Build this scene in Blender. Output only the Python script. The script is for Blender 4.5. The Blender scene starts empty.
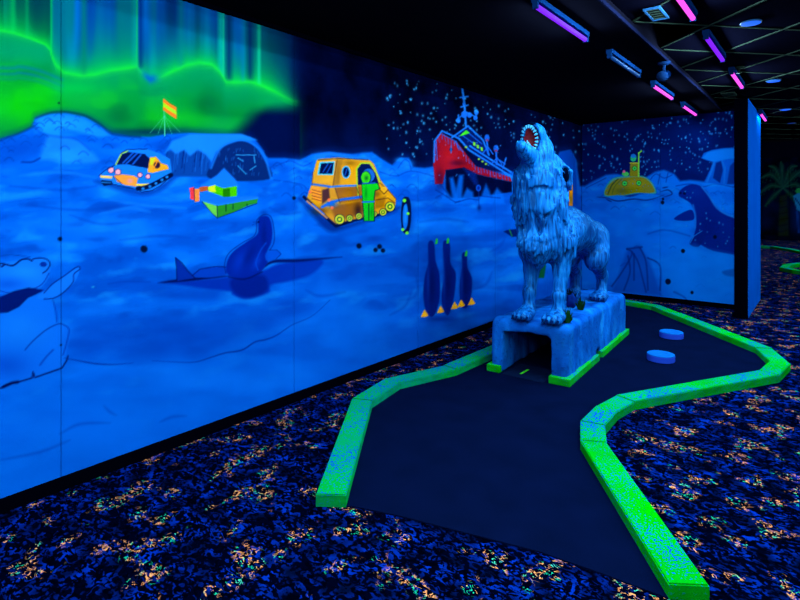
import bpy, bmesh, math, random
import numpy as np
from mathutils import Vector, Matrix

# ------------------------------------------------------------------ camera, world, light level
H = 1.45                     # eye height
F, CX, HY = 529.0, 400.0, 201.5
YAW = math.atan2(423.0, 529.0)
CY_, SY_ = math.cos(YAW), math.sin(YAW)
XW, YE = -2.99, 8.35         # mural wall plane, end wall plane
WTOP = 2.68                  # mural height / soffit underside
CEIL = 2.735                  # tile ceiling
SOFX = -1.07                 # edge of the soffit
scene = bpy.context.scene
col = scene.collection
cam_d = bpy.data.cameras.new('camera')
cam = bpy.data.objects.new('camera', cam_d)
col.objects.link(cam)
cam_d.sensor_width = 36.0
cam_d.lens = 36.0 * F / 800.0
cam_d.shift_y = -(300.0 - HY) / 800.0
cam_d.clip_start = 0.05
cam_d.clip_end = 200
cam.location = (0, 0, H)
cam.rotation_euler = (math.pi / 2, 0, YAW)
scene.camera = cam
scene.view_settings.view_transform = 'Standard'
scene.view_settings.look = 'None'
scene.view_settings.exposure = 0.35
scene.view_settings.gamma = 1.0
scene.view_settings.use_curve_mapping = False
world = bpy.data.worlds.new('world')
scene.world = world
world.use_nodes = True
bg = world.node_tree.nodes['Background']
bg.inputs[0].default_value = (0.02, 0.08, 0.5, 1)
bg.inputs[1].default_value = 0.02
LAMP_COL = (0.50, 0.80, 1.0)
LAMP_W = 58.0                # watts of each lit blacklight fixture
SOFFIT_W = 26.0

# ------------------------------------------------------------------ projection helpers
def ray(px, py):
    a = (px - CX) / F
    return Vector((CY_ * a - SY_, SY_ * a + CY_, -(py - HY) / F))
def on_z(px, py, z=0.0):
    r = ray(px, py); t = (z - H) / r.z
    return Vector((r.x * t, r.y * t, z))
def on_x(px, py, x):
    r = ray(px, py); t = x / r.x
    return Vector((x, r.y * t, H + r.z * t))
def on_y(px, py, y):
    r = ray(px, py); t = y / r.y
    return Vector((r.x * t, y, H + r.z * t))
def proj(x, y, z):
    Z = CY_ * y - SY_ * x
    X = SY_ * y + CY_ * x
    return CX + F * X / Z, HY - F * (z - H) / Z

# ------------------------------------------------------------------ object helpers
def lin1(c):
    c = c / 255.0
    return c / 12.92 if c <= 0.04045 else ((c + 0.055) / 1.055) ** 2.4
ALB = 0.62
def lin(c, a=ALB):
    return tuple(min(0.95, lin1(v) * a / t) for v, t in zip(c, LAMP_COL)) + (1.0,)

def tag(o, label=None, cat=None, group=None, kind=None):
    if label: o['label'] = label
    if cat: o['category'] = cat
    if group: o['group'] = group
    if kind: o['kind'] = kind
    return o
def empty(name, loc=(0, 0, 0), rz=0.0):
    o = bpy.data.objects.new(name, None)
    col.objects.link(o)
    o.location = loc
    o.rotation_euler = (0, 0, rz)
    o.empty_display_size = 0.1
    return o
def link_mesh(name, me, mat=None, parent=None):
    o = bpy.data.objects.new(name, me)
    col.objects.link(o)
    if mat is not None and not me.materials:
        me.materials.append(mat)
    if parent is not None:
        o.parent = parent
    return o
def obj(name, bm, mat=None, parent=None, smooth=False):
    me = bpy.data.meshes.new(name)
    bmesh.ops.recalc_face_normals(bm, faces=bm.faces)
    bm.to_mesh(me); bm.free()
    if smooth:
        me.polygons.foreach_set('use_smooth', [True] * len(me.polygons))
    return link_mesh(name, me, mat, parent)
def box(bm, x0, x1, y0, y1, z0, z1, bevel=0.0):
    t = bmesh.new()
    bmesh.ops.create_cube(t, size=1.0)
    for v in t.verts:
        v.co = Vector(((x0 + x1) / 2 + v.co.x * (x1 - x0), (y0 + y1) / 2 + v.co.y * (y1 - y0), (z0 + z1) / 2 + v.co.z * (z1 - z0)))
    if bevel > 0:
        bmesh.ops.bevel(t, geom=t.edges[:], offset=bevel, segments=2, affect='EDGES', profile=0.6)
    merge(bm, t)
def merge(bm, t):
    me = bpy.data.meshes.new('tmp')
    t.to_mesh(me); t.free()
    bm.from_mesh(me)
    bpy.data.meshes.remove(me)
def prism(bm, pts, z0, z1):
    lo = [bm.verts.new((p[0], p[1], z0)) for p in pts]
    hi = [bm.verts.new((p[0], p[1], z1)) for p in pts]
    n = len(pts)
    bm.faces.new(hi); bm.faces.new(lo[::-1])
    for i in range(n):
        bm.faces.new((lo[i], lo[(i + 1) % n], hi[(i + 1) % n], hi[i]))
def lathe(bm, prof, c, seg=32):
    """prof: list of (r, z); closed with caps when r == 0"""
    rings = []
    for r, z in prof:
        if r < 1e-6:
            rings.append([bm.verts.new((c[0], c[1], c[2] + z))])
        else:
            rings.append([bm.verts.new((c[0] + r * math.cos(2 * math.pi * k / seg), c[1] + r * math.sin(2 * math.pi * k / seg), c[2] + z)) for k in range(seg)])
    for a, b in zip(rings, rings[1:]):
        for k in range(seg):
            k2 = (k + 1) % seg
            if len(a) == 1: bm.faces.new((a[0], b[k], b[k2]))
            elif len(b) == 1: bm.faces.new((a[k], a[k2], b[0]))
            else: bm.faces.new((a[k], a[k2], b[k2], b[k]))
def tube(bm, a, b, r, seg=12, r2=None):
    a, b = Vector(a), Vector(b)
    r2 = r if r2 is None else r2
    d = (b - a).normalized()
    u = d.orthogonal().normalized(); v = d.cross(u)
    A = [bm.verts.new(a + (u * math.cos(2 * math.pi * k / seg) + v * math.sin(2 * math.pi * k / seg)) * r) for k in range(seg)]
    B = [bm.verts.new(b + (u * math.cos(2 * math.pi * k / seg) + v * math.sin(2 * math.pi * k / seg)) * max(r2, 1e-4)) for k in range(seg)]
    for k in range(seg):
        bm.faces.new((A[k], A[(k + 1) % seg], B[(k + 1) % seg], B[k]))
    bm.faces.new(A[::-1]); bm.faces.new(B)

# ------------------------------------------------------------------ materials
class NT:
    def __init__(s, name):
        s.m = bpy.data.materials.new(name); s.m.use_nodes = True
        s.t = s.m.node_tree; s.n = s.t.nodes
        s.p = s.n['Principled BSDF']
        s.p.inputs['Specular IOR Level'].default_value = 0.3
    def node(s, t, **kw):
        n = s.n.new(t)
        for k, v in kw.items(): setattr(n, k, v)
        return n
    def set(s, inp, v):
        if hasattr(v, 'is_output'): s.t.links.new(v, inp)
        else: inp.default_value = v
    def coord(s, which='Object', scale=(1, 1, 1), rot=(0, 0, 0)):
        c = s.node('ShaderNodeTexCoord'); mp = s.node('ShaderNodeMapping')
        mp.inputs['Scale'].default_value = scale
        mp.inputs['Rotation'].default_value = rot
        s.t.links.new(c.outputs[which], mp.inputs['Vector'])
        return mp.outputs[0]
    def noise(s, vec, scale, detail=2, dist=0.0, rough=0.5):
        n = s.node('ShaderNodeTexNoise')
        s.t.links.new(vec, n.inputs['Vector'])
        n.inputs['Scale'].default_value = scale; n.inputs['Detail'].default_value = detail
        n.inputs['Distortion'].default_value = dist; n.inputs['Roughness'].default_value = rough
        return n.outputs[0]
    def ramp(s, fac, stops, interp='LINEAR'):
        r = s.node('ShaderNodeValToRGB')
        e = r.color_ramp.elements
        r.color_ramp.interpolation = interp
        while len(e) < len(stops): e.new(0.5)
        for el, (p, c) in zip(e, stops):
            el.position = p
            el.color = (c, c, c, 1) if isinstance(c, (int, float)) else c
        s.t.links.new(fac, r.inputs[0])
        return r.outputs[0]
    def mix(s, fac, a, b, mode='MIX'):
        n = s.node('ShaderNodeMix', data_type='RGBA', blend_type=mode)
        s.set(n.inputs[0], fac); s.set(n.inputs[6], a); s.set(n.inputs[7], b)
        return n.outputs[2]
    def math(s, op, a, b=0.0):
        n = s.node('ShaderNodeMath', operation=op)
        s.set(n.inputs[0], a); s.set(n.inputs[1], b)
        return n.outputs[0]
    def bump(s, h, strength=0.3, dist=0.01):
        n = s.node('ShaderNodeBump')
        n.inputs['Strength'].default_value = strength; n.inputs['Distance'].default_value = dist
        s.t.links.new(h, n.inputs['Height'])
        s.t.links.new(n.outputs[0], s.p.inputs['Normal'])
    def done(s, color, rough=0.6, spec=None):
        s.set(s.p.inputs['Base Color'], color); s.set(s.p.inputs['Roughness'], rough)
        if spec is not None: s.p.inputs['Specular IOR Level'].default_value = spec
        return s.m
def simple(name, c, rough=0.6, spec=0.3, var=0.25, scale=12.0):
    t = NT(name)
    f = t.noise(t.coord(), scale, 3)
    a = lin(c); b = tuple(v * (1 - var) for v in a[:3]) + (1,)
    return t.done(t.mix(f, a, b), rough, spec)
def emit(name, c, strength):
    t = NT(name)
    t.p.inputs['Base Color'].default_value = (0.02, 0.02, 0.02, 1)
    t.p.inputs['Emission Color'].default_value = tuple(lin1(v) for v in c) + (1,)
    t.p.inputs['Emission Strength'].default_value = strength
    t.p.inputs['Specular IOR Level'].default_value = 0.0
    return t.m

M = {}
def mat_carpet():
    t = NT('carpet'); v = t.coord()
    vs = t.coord(scale=(1.0, 1.5, 1.0), rot=(0, 0, 0.5))
    cluster = t.ramp(t.noise(v, 6.5, 1.0), [(0.56, 0.0), (0.615, 1.0)])
    sq = t.noise(vs, 21, 1.6, 2.0, 0.45)
    squig = t.ramp(sq, [(0.505, 0.0), (0.515, 1.0), (0.56, 1.0), (0.57, 0.0)])
    brk = t.ramp(t.noise(v, 40, 1), [(0.47, 0.0), (0.50, 1.0)])
    fleck = t.math('MULTIPLY', t.math('MULTIPLY', squig, cluster), brk)
    fcol = t.ramp(t.noise(v, 17, 1), [(0.40, lin((20, 190, 150))), (0.45, lin((255, 165, 110))), (0.60, lin((255, 150, 90))), (0.66, lin((60, 200, 170)))])
    bl = t.ramp(t.noise(vs, 19, 3, 1.6), [(0.50, 0.0), (0.54, 1.0)])
    bcol = t.ramp(t.noise(v, 9, 2), [(0.35, lin((0, 9, 44))), (0.5, lin((0, 24, 104))), (0.68, lin((0, 44, 165)))])
    base = t.mix(bl, lin((0, 2, 22)), bcol)
    dark = t.ramp(t.noise(vs, 27, 2, 1.0), [(0.42, 1.0), (0.47, 0.0)])
    base = t.mix(dark, base, lin((0, 1, 12)))
    c = t.mix(fleck, base, fcol)
    t.bump(t.noise(v, 220, 2), 0.35, 0.004)
    return t.done(c, 1.0, 0.0)
def mat_felt():
    t = NT('putting_felt'); v = t.coord()
    n = t.noise(v, 5, 3); g = t.noise(v, 260, 1)
    c = t.mix(n, lin((1, 10, 40)), lin((3, 16, 58)))
    t.bump(g, 0.4, 0.003)
    return t.done(c, 1.0, 0.0)
def mat_curb(name, green, teal, amount):
    t = NT(name); v = t.coord()
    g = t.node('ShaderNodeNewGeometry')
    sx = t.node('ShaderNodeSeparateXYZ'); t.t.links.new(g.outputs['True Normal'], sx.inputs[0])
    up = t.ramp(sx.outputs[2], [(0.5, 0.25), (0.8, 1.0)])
    sp = t.noise(v, 105, 2, 0.3)
    patch = t.noise(v, 3.1, 2)
    thr = t.math('ADD', sp, t.math('MULTIPLY', patch, 0.55))
    wear = t.ramp(thr, [(amount, 0.0), (amount + 0.03, 1.0)])
    wear = t.math('MULTIPLY', wear, up)
    c0 = t.mix(t.ramp(t.noise(v, 2.2, 2), [(0.4, 0.0), (0.62, 1.0)]), lin(green), lin(teal))
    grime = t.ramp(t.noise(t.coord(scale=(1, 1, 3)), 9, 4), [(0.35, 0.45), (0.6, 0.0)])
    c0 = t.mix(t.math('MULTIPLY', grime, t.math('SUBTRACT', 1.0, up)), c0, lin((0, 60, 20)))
    c = t.mix(wear, c0, lin((5, 75, 205)))
    t.bump(sp, 0.3, 0.004)
    return t.done(c, 0.8, 0.0)
def mat_stone():
    t = NT('painted_stone'); v = t.coord(scale=(1, 1, 0.35))
    n = t.noise(v, 6, 4); n2 = t.noise(t.coord(), 2.5, 3); n3 = t.noise(t.coord(), 38, 3)
    c = t.ramp(n, [(0.30, lin((0, 40, 130))), (0.45, lin((4, 98, 222))), (0.6, lin((10, 122, 248))), (0.75, lin((20, 145, 255)))])
    c = t.mix(t.ramp(n2, [(0.42, 0.0), (0.60, 0.75)]), c, lin((4, 70, 175)))
    c = t.mix(t.ramp(n3, [(0.58, 0.0), (0.72, 0.6)]), c, lin((10, 45, 125)))
    t.bump(n3, 0.5, 0.012)
    return t.done(c, 0.85, 0.0)
def mat_fur():
    t = NT('wolf_paint')
    a = t.node('ShaderNodeVertexColor', layer_name='Col')
    n = t.noise(t.coord(scale=(1, 1, 0.13)), 50, 3, 0.4)
    n2 = t.noise(t.coord(), 140, 2)
    c = t.mix(t.ramp(n, [(0.38, 0.85), (0.53, 0.0)]), a.outputs[0], lin((0, 30, 105)))
    c = t.mix(t.ramp(n, [(0.56, 0.0), (0.70, 0.55)]), c, lin((20, 150, 250)))
    t.bump(t.math('ADD', n, t.math('MULTIPLY', n2, 0.4)), 0.6, 0.012)
    t.done(c, 0.6, 0.0)
    # blue gloss coat
    g = t.node('ShaderNodeBsdfGlossy'); g.inputs['Color'].default_value = (0.12, 0.62, 1.0, 1); g.inputs['Roughness'].default_value = 0.42
    t.t.links.new(t.p.inputs['Normal'].links[0].from_socket, g.inputs['Normal'])
    mx = t.node('ShaderNodeMixShader'); mx.inputs[0].default_value = 0.05
    out = t.n['Material Output']
    t.t.links.new(t.p.outputs[0], mx.inputs[1]); t.t.links.new(g.outputs[0], mx.inputs[2]); t.t.links.new(mx.outputs[0], out.inputs[0])
    return t.m
def mat_paint():
    t = NT('mural_paint')
    a = t.node('ShaderNodeVertexColor', layer_name='Col')
    n = t.noise(t.coord(), 3.0, 4)
    c = t.mix(t.ramp(n, [(0.35, 0.12), (0.65, 0.0)]), a.outputs[0], (0.0, 0.01, 0.12, 1))
    t.bump(t.noise(t.coord(), 120, 2), 0.12, 0.003)
    return t.done(c, 1.0, 0.0)
M['carpet'] = mat_carpet()
M['felt'] = mat_felt()
M['curb'] = mat_curb('green_curb_paint', (0, 182, 4), (0, 165, 30), 0.83)
M['curb_blue_lit'] = mat_curb('blue_lit_curb_paint', (0, 165, 60), (0, 150, 105), 0.82)  # same green boards, with the cyan cast of the blue light mixed into the colour
M['block_green'] = mat_curb('green_block_paint', (10, 180, 10), (10, 165, 40), 0.88)
M['stone'] = mat_stone()
M['fur'] = mat_fur()
M['mural'] = mat_paint()
M['black'] = simple('black_paint', (1, 2, 12), 0.8, 0.0)
M['soffit'] = simple('dark_soffit_paint', (8, 12, 26), 0.9, 0.0)
M['wall_dark'] = simple('dark_navy_wall_paint', (4, 8, 36), 0.9, 0.0, 0.4, 3)
M['tile'] = simple('dark_ceiling_tile', (5, 8, 26), 1.0, 0.0, 0.5, 30)
M['tbar'] = simple('ceiling_grid_metal', (36, 60, 56), 0.8, 0.0)
M['post'] = simple('blue_post_paint', (0, 94, 232), 0.7, 0.0, 0.3, 2.5)
M['housing'] = simple('white_enamel_housing', (6, 52, 120), 0.6, 0.0)
M['tube_off'] = simple('unlit_tube_glass', (10, 60, 125), 0.4, 0.1)
M['tube_violet'] = emit('violet_tube_glow', (120, 25, 255), 1.0)
M['tube_pink'] = emit('pink_tube_glow', (240, 75, 232), 1.2)
M['disc_glow'] = emit('blue_downlight_glow', (30, 95, 250), 1.1)
M['disc_dim'] = emit('dim_downlight_glow', (20, 50, 130), 0.5)
M['register'] = simple('vent_metal', (20, 85, 150), 0.5, 0.2)
M['puck'] = simple('white_blue_puck_paint', (8, 112, 235), 0.7, 0.0, 0.5, 26)
M['puck_side'] = simple('violet_puck_side_paint', (30, 80, 240), 0.7, 0.0, 0.3, 18)
M['seam'] = simple('seam_dark', (0, 10, 60), 0.9, 0.05)
M['red_mouth'] = simple('red_mouth_paint', (105, 28, 48), 0.6, 0.1, 0.5, 20)
M['teeth'] = simple('tooth_paint', (50, 165, 235), 0.5, 0.1, 0.1)
M['dark_detail'] = simple('dark_detail_paint', (0, 12, 46), 0.7, 0.0)
M['claw'] = simple('claw_paint', (0, 30, 95), 0.6, 0.0)
M['moss'] = simple('moss_leaf', (18, 80, 40), 0.8, 0.0, 0.6, 30)
M['moss_dark'] = simple('dark_moss_leaf', (2, 36, 52), 0.8, 0.0, 0.6, 30)
M['rock'] = simple('blue_rock', (4, 48, 150), 0.9, 0.0, 0.5, 16)
M['line'] = simple('green_line_paint', (60, 230, 30), 0.6, 0.2)

# ------------------------------------------------------------------ mural painter (paint laid out in photo pixels, carried onto the flat walls)
class Canvas:
    def __init__(s, x0, y0, x1, y1, ss, base):
        s.x0, s.y0, s.ss = x0, y0, ss
        s.w, s.h = int((x1 - x0) * ss), int((y1 - y0) * ss)
        s.a = np.empty((s.h, s.w, 3), np.float32)
        s.a[:] = np.array(base, np.float32)
        s.rng = np.random.default_rng(5)
    def win(s, xa, ya, xb, yb):
        i0 = max(0, int((xa - s.x0) * s.ss)); i1 = min(s.w, int((xb - s.x0) * s.ss) + 2)
        j0 = max(0, int((ya - s.y0) * s.ss)); j1 = min(s.h, int((yb - s.y0) * s.ss) + 2)
        if i1 <= i0 or j1 <= j0: return None
        X = (s.x0 + (np.arange(i0, i1) + 0.5) / s.ss).astype(np.float32)[None, :]
        Y = (s.y0 + (np.arange(j0, j1) + 0.5) / s.ss).astype(np.float32)[:, None]
        return (slice(j0, j1), slice(i0, i1)), X, Y
    def blend(s, sl, c, al):
        al = al[..., None]
        s.a[sl] = s.a[sl] * (1 - al) + np.array(c, np.float32) * al
    @staticmethod
    def smooth(pts, closed, n=6):
        P = [np.array(p, float) for p in pts]
        N = len(P); out = []
        rng = range(N if closed else N - 1)
        for i in rng:
            if closed: p0, p1, p2, p3 = P[i - 1], P[i], P[(i + 1) % N], P[(i + 2) % N]
            else: p0, p1, p2, p3 = P[max(i - 1, 0)], P[i], P[i + 1], P[min(i + 2, N - 1)]
            for k in range(n):
                t = k / n
                out.append(0.5 * ((2 * p1) + (-p0 + p2) * t + (2 * p0 - 5 * p1 + 4 * p2 - p3) * t * t + (-p0 + 3 * p1 - 3 * p2 + p3) * t ** 3))
        if not closed: out.append(P[-1])
        return [(float(q[0]), float(q[1])) for q in out]
    def poly(s, pts, c, al=1.0, soft=0.7, sm=False):
        if sm: pts = s.smooth(pts, True)
        xs = [p[0] for p in pts]; ys = [p[1] for p in pts]
        w = s.win(min(xs) - soft, min(ys) - soft, max(xs) + soft, max(ys) + soft)
        if w is None: return
        sl, X, Y = w
        X = np.broadcast_to(X, (Y.shape[0], X.shape[1])); Y = np.broadcast_to(Y, X.shape)
        ins = np.zeros(X.shape, bool); d2 = np.full(X.shape, 1e9, np.float32)
        n = len(pts)
        for i in range(n):
            ax, ay = pts[i]; bx, by = pts[(i + 1) % n]
            if ay != by:
                cr = ((ay > Y) != (by > Y)) & (X < (bx - ax) * (Y - ay) / (by - ay) + ax)
                ins ^= cr
            ex, ey = bx - ax, by - ay
            L = ex * ex + ey * ey + 1e-9
            t = np.clip(((X - ax) * ex + (Y - ay) * ey) / L, 0, 1)
            np.minimum(d2, (X - ax - t * ex) ** 2 + (Y - ay - t * ey) ** 2, out=d2)
        d = np.sqrt(d2); d = np.where(ins, -d, d)
        s.blend(sl, c, np.clip(0.5 - d / max(soft, 0.05), 0, 1) * al)
    def stroke(s, pts, width, c, al=1.0, soft=0.6, sm=False, taper=False):
        if sm: pts = s.smooth(pts, False)
        xs = [p[0] for p in pts]; ys = [p[1] for p in pts]
        pad = width + soft
        w = s.win(min(xs) - pad, min(ys) - pad, max(xs) + pad, max(ys) + pad)
        if w is None: return
        sl, X, Y = w
        d = np.full((Y.shape[0], X.shape[1]), 1e9, np.float32)
        n = len(pts)
        for i in range(n - 1):
            ax, ay = pts[i]; bx, by = pts[i + 1]
            ex, ey = bx - ax, by - ay
            L = ex * ex + ey * ey + 1e-9
            t = np.clip(((X - ax) * ex + (Y - ay) * ey) / L, 0, 1)
            q = np.sqrt((X - ax - t * ex) ** 2 + (Y - ay - t * ey) ** 2)
            hw = width / 2
            if taper:
                g = (i + t) / (n - 1)
                hw = hw * np.clip(4 * g * (1 - g), 0.15, 1)
            np.minimum(d, q - hw, out=d)
        s.blend(sl, c, np.clip(0.5 - d / soft, 0, 1) * al)
    def blob(s, cx, cy, rx, ry, c, al=0.5, rot=0.0):
        R = 2.4 * max(rx, ry)
        w = s.win(cx - R, cy - R, cx + R, cy + R)
        if w is None: return
        sl, X, Y = w
        k, m = math.cos(rot), math.sin(rot)
        u = ((X - cx) * k + (Y - cy) * m) / rx; v = (-(X - cx) * m + (Y - cy) * k) / ry
        s.blend(sl, c, np.exp(-(u * u + v * v)) * al)
    def disc(s, cx, cy, rx, ry, c, al=1.0, soft=0.7):
        w = s.win(cx - rx - 1, cy - ry - 1, cx + rx + 1, cy + ry + 1)
        if w is None: return
        sl, X, Y = w
        d = (np.sqrt(((X - cx) / rx) ** 2 + ((Y - cy) / ry) ** 2) - 1) * min(rx, ry)
        s.blend(sl, c, np.clip(0.5 - d / soft, 0, 1) * al)
    def stars(s, n, xa, xb, ya, yb, skip=None, rmax=1.0, c=(110, 165, 255)):
        for _ in range(n):
            x, y = s.rng.uniform(xa, xb), s.rng.uniform(ya, yb)
            if skip and skip(x, y): continue
            r = s.rng.uniform(0.45, rmax)
            s.blob(x, y, r, r * s.rng.uniform(1, 1.5), c, s.rng.uniform(0.5, 1.0))
    def sample(s, px, py):
        fx = np.clip((px - s.x0) * s.ss - 0.5, 0, s.w - 1.01); fy = np.clip((py - s.y0) * s.ss - 0.5, 0, s.h - 1.01)
        i = fx.astype(int); j = fy.astype(int); u = (fx - i)[:, None]; v = (fy - j)[:, None]
        a = s.a
        return (a[j, i] * (1 - u) + a[j, i + 1] * u) * (1 - v) + (a[j + 1, i] * (1 - u) + a[j + 1, i + 1] * u) * v

def vnoise(x, y, seed, tab={}):
    """smooth 2-D value noise in 0..1"""
    if seed not in tab: tab[seed] = np.random.default_rng(seed).random((256, 256)).astype(np.float32)
    T = tab[seed]
    xi = np.floor(x).astype(int); yi = np.floor(y).astype(int)
    u = x - xi; v = y - yi; u = u * u * (3 - 2 * u); v = v * v * (3 - 2 * v)
    a = T[yi % 256, xi % 256]; b = T[yi % 256, (xi + 1) % 256]; c = T[(yi + 1) % 256, xi % 256]; d = T[(yi + 1) % 256, (xi + 1) % 256]
    return (a * (1 - u) + b * u) * (1 - v) + (c * (1 - u) + d * u) * v
def sstep(a, b, x):
    t = np.clip((x - a) / (b - a), 0, 1)
    return t * t * (3 - 2 * t)

NAVY, INK = (0, 8, 55), (0, 8, 60)
SNOW, ICE = (0, 92, 226), (40, 140, 252)

def paint_left():
    C = Canvas(-560, -260, 600, 760, 2, (0, 6, 50))
    X = (C.x0 + (np.arange(C.w) + 0.5) / C.ss).astype(np.float32)[None, :] + np.zeros((C.h, 1), np.float32)
    Y = (C.y0 + (np.arange(C.h) + 0.5) / C.ss).astype(np.float32)[:, None] + np.zeros((1, C.w), np.float32)
    def lay(c, al):
        C.blend((slice(None), slice(None)), c, np.clip(al, 0, 1))
    # night sky
    lay((0, 14, 82), sstep(30, 190, Y) * 0.8 * sstep(290, 330, X))
    lay((0, 2, 26), (1 - sstep(60, 150, Y)) * 0.95 * sstep(290, 330, X) * (1 - 0.6 * sstep(420, 560, X)))
    # aurora curtain: blue streaks above a green band
    kx = [-560, -200, -60, 0, 15, 30, 45, 50, 52, 56, 64, 80, 95, 110, 130, 137, 140, 150, 160, 170, 185, 200, 212, 220, 226, 235, 250, 262, 275, 285, 293, 305, 600]
    ky = [-20, 10, 24, 31, 34, 39, 45, 50, 58, 66, 73, 76, 75, 71, 68, 67, 72, 79, 78, 73, 66, 63, 65, 72, 82, 83, 82, 86, 92, 97, 100, 101, 101]
    E = np.interp(X, kx, ky).astype(np.float32)
    fade = 1 - sstep(268, 312, X)
    up = E - Y
    st = vnoise(X / 9 + 3, Y / 90, 2) * 0.55 + vnoise(X / 23, Y / 160 + 5, 3) * 0.45
    lay((0, 64, 160), fade)
    lay((0, 30, 100), sstep(0.52, 0.80, st) * 0.85 * fade)
    lay((0, 104, 205), sstep(0.52, 0.25, st) * 0.8 * fade)
    lay((0, 105, 110), (sstep(0.45, 0.7, vnoise(X / 14 + 40, Y / 120, 7)) * 0.7) * fade)
    lay((0, 84, 70), (1 - sstep(48, 54, X)) * 0.75 * fade)
    lay((0, 40, 62), (1 - sstep(48, 54, X)) * sstep(0.5, 0.7, vnoise(X / 7, Y / 90, 9)) * 0.8)
    lay((0, 8, 52), sstep(238, 290, X) * 0.6)
    lay((0, 190, 60), np.exp(-np.maximum(up, 0) / (14 + 12 * vnoise(X / 12, Y / 60, 4))) * 0.92 * fade * (up > -6))
    # vertical bright rays
    for x, y0, y1, w, c, al in [(137, -90, 68, 1.2, (20, 225, 90), .95), (135, -90, 68, 5, (0, 165, 95), .5), (51.5, -90, 52, 1.5, (0, 205, 90), .7), (13, -90, 34, 4, (0, 190, 80), .55), (27, -90, 40, 3, (0, 170, 90), .45),
                                (221, -60, 76, 5, (0, 165, 160), .75), (223.5, -60, 76, 1.4, (20, 200, 150), .6), (259, -60, 84, 3, (10, 190, 140), .8), (243, -60, 84, 4, (0, 110, 180), .5), (181, -60, 68, 6, (0, 120, 130), .6),
                                (84, -60, 76, 5, (0, 120, 90), .7), (-60, -200, 25, 5, (0, 190, 90), .6), (-150, -260, 15, 6, (0, 170, 110), .6)]:
        C.stroke([(x, y0), (x, y1)], w, c, al, soft=w)
    C.stroke([(141, -90), (140.5, 66)], 4, (0, 25, 100), 0.7, soft=5)
    for x in (229, 250): C.stroke([(x, -60), (x, 78)], 5, (0, 18, 90), 0.75, soft=6)
    # band
    dn = Y - E
    band = sstep(-1, 1.5, dn) * fade
    lay((0, 142, 42), band * 0.97)
    lay((8, 170, 22), band * sstep(0.42, 0.7, vnoise(X / 26, Y / 20, 11)) * 0.75)
    lay((0, 110, 40), band * sstep(0.52, 0.78, vnoise(X / 30 + 9, Y / 18, 12)) * 0.6)
    lay((0, 145, 88), band * (1 - sstep(4, 40, dn)) * 0.75)
    lay((20, 220, 60), np.exp(-np.abs(dn) / 3.4) * 0.7 * fade)
    lay((0, 85, 190), np.exp(-(np.abs(X - 150) / 9) ** 2) * np.exp(-(dn / 5) ** 2) * 0.9)
    # lower left teal swell with blue bands
    lay((0, 140, 96), band * (1 - sstep(40, 62, X)) * np.exp(-((Y - 52) / 15) ** 2) * 0.9)
    for y0, c in ((68, (0, 105, 160)), (74, (0, 95, 170)), (79, (0, 120, 120))):
        C.stroke([(-120, y0 - 6), (0, y0), (20, y0 - 1), (40, y0 + 3), (62, y0 + 12)], 3, c, .75, soft=4, sm=True)
    C.blob(15, 108, 50, 22, (8, 195, 10), .8)
    C.blob(-80, 100, 70, 40, (8, 180, 20), .7)
    C.blob(90, 98, 26, 10, (10, 185, 20), .5); C.blob(75, 88, 30, 8, (0, 205, 60), .5)
    C.blob(205, 104, 13, 9, (0, 95, 40), .6); C.blob(172, 120, 20, 8, (10, 180, 20), .6)
    C.blob(120, 118, 14, 8, (0, 95, 30), .6); C.blob(222, 125, 22, 6, (10, 160, 60), .5)
    # night behind on the right of the band
    lay((0, 8, 55), sstep(236, 264, X + (Y - 118) * 0.9) * sstep(100, 117, Y) * (X < 300) * (Y < 210))
    lay((0, 5, 45), sstep(296, 304, X) * (Y < 190) * 0.55)
    C.blob(150, 132, 45, 4, (0, 40, 60), .8)
    lay((0, 1, 18), sstep(288, 312, X) * (1 - sstep(105, 170, Y)) * .9 * (1 - .55 * sstep(430, 560, X)))
    # snow field and horizon
    hor = [(-600, 130), (-300, 132), (-60, 140), (0, 139), (18, 134), (32, 127), (35, 118), (50, 114), (66, 113), (85, 117), (100, 125), (112, 133), (130, 136), (150, 137), (168, 134), (190, 133), (250, 137),
           (268, 158), (285, 158), (300, 160), (312, 154), (330, 152), (352, 154), (372, 152), (383, 160), (392, 165), (400, 158), (409, 158), (413, 167), (425, 168), (436, 166), (460, 172), (515, 172), (552, 168), (560, 152), (570, 150), (576, 160), (580, 186), (600, 188)]
    C.poly([(x, y - 3) for x, y in hor] + [(600, 770), (-600, 770)], (0, 40, 140), .5, 9)
    C.poly(hor + [(600, 770), (-600, 770)], SNOW, 1, 2.2)
    snow = sstep(0, 8, Y - np.interp(X, [p[0] for p in hor], [p[1] for p in hor]))
    n1 = vnoise(X / 60 + 7, Y / 16 + 2, 21) * .6 + vnoise(X / 22, Y / 8, 22) * .4
    lay((0, 70, 195), sstep(0.48, 0.75, n1) * 0.65 * snow)
    lay((14, 114, 250), sstep(0.50, 0.22, n1) * 0.6 * snow)
    n2 = vnoise(X / 34 + 17, Y / 11 + (X / 90), 23) * .5 + vnoise(X / 17 + Y / 20, Y / 7, 24) * .4 + vnoise(X / 5, Y / 3, 25) * .1
    lay((40, 146, 255), sstep(0.55, 0.85, n2) * 0.55 * snow * (1 - sstep(280, 330, Y) * .5))
    lay((0, 52, 166), sstep(0.45, 0.18, n2) * 0.45 * snow * (1 - sstep(300, 380, Y) * .6))
    lay((0, 104, 240), sstep(300, 440, Y) * 0.75)
    # left ice ridge
    C.poly([(36, 119), (50, 114.5), (66, 114), (84, 118), (99, 127), (110, 135), (96, 137), (80, 132), (62, 130), (60, 136), (44, 134)], ICE, .75, 4, True)
    C.poly([(47, 137), (60, 136), (78, 140), (92, 152), (98, 162), (70, 163), (50, 160), (40, 158)], (60, 140, 255), .6, 5, True)
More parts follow.
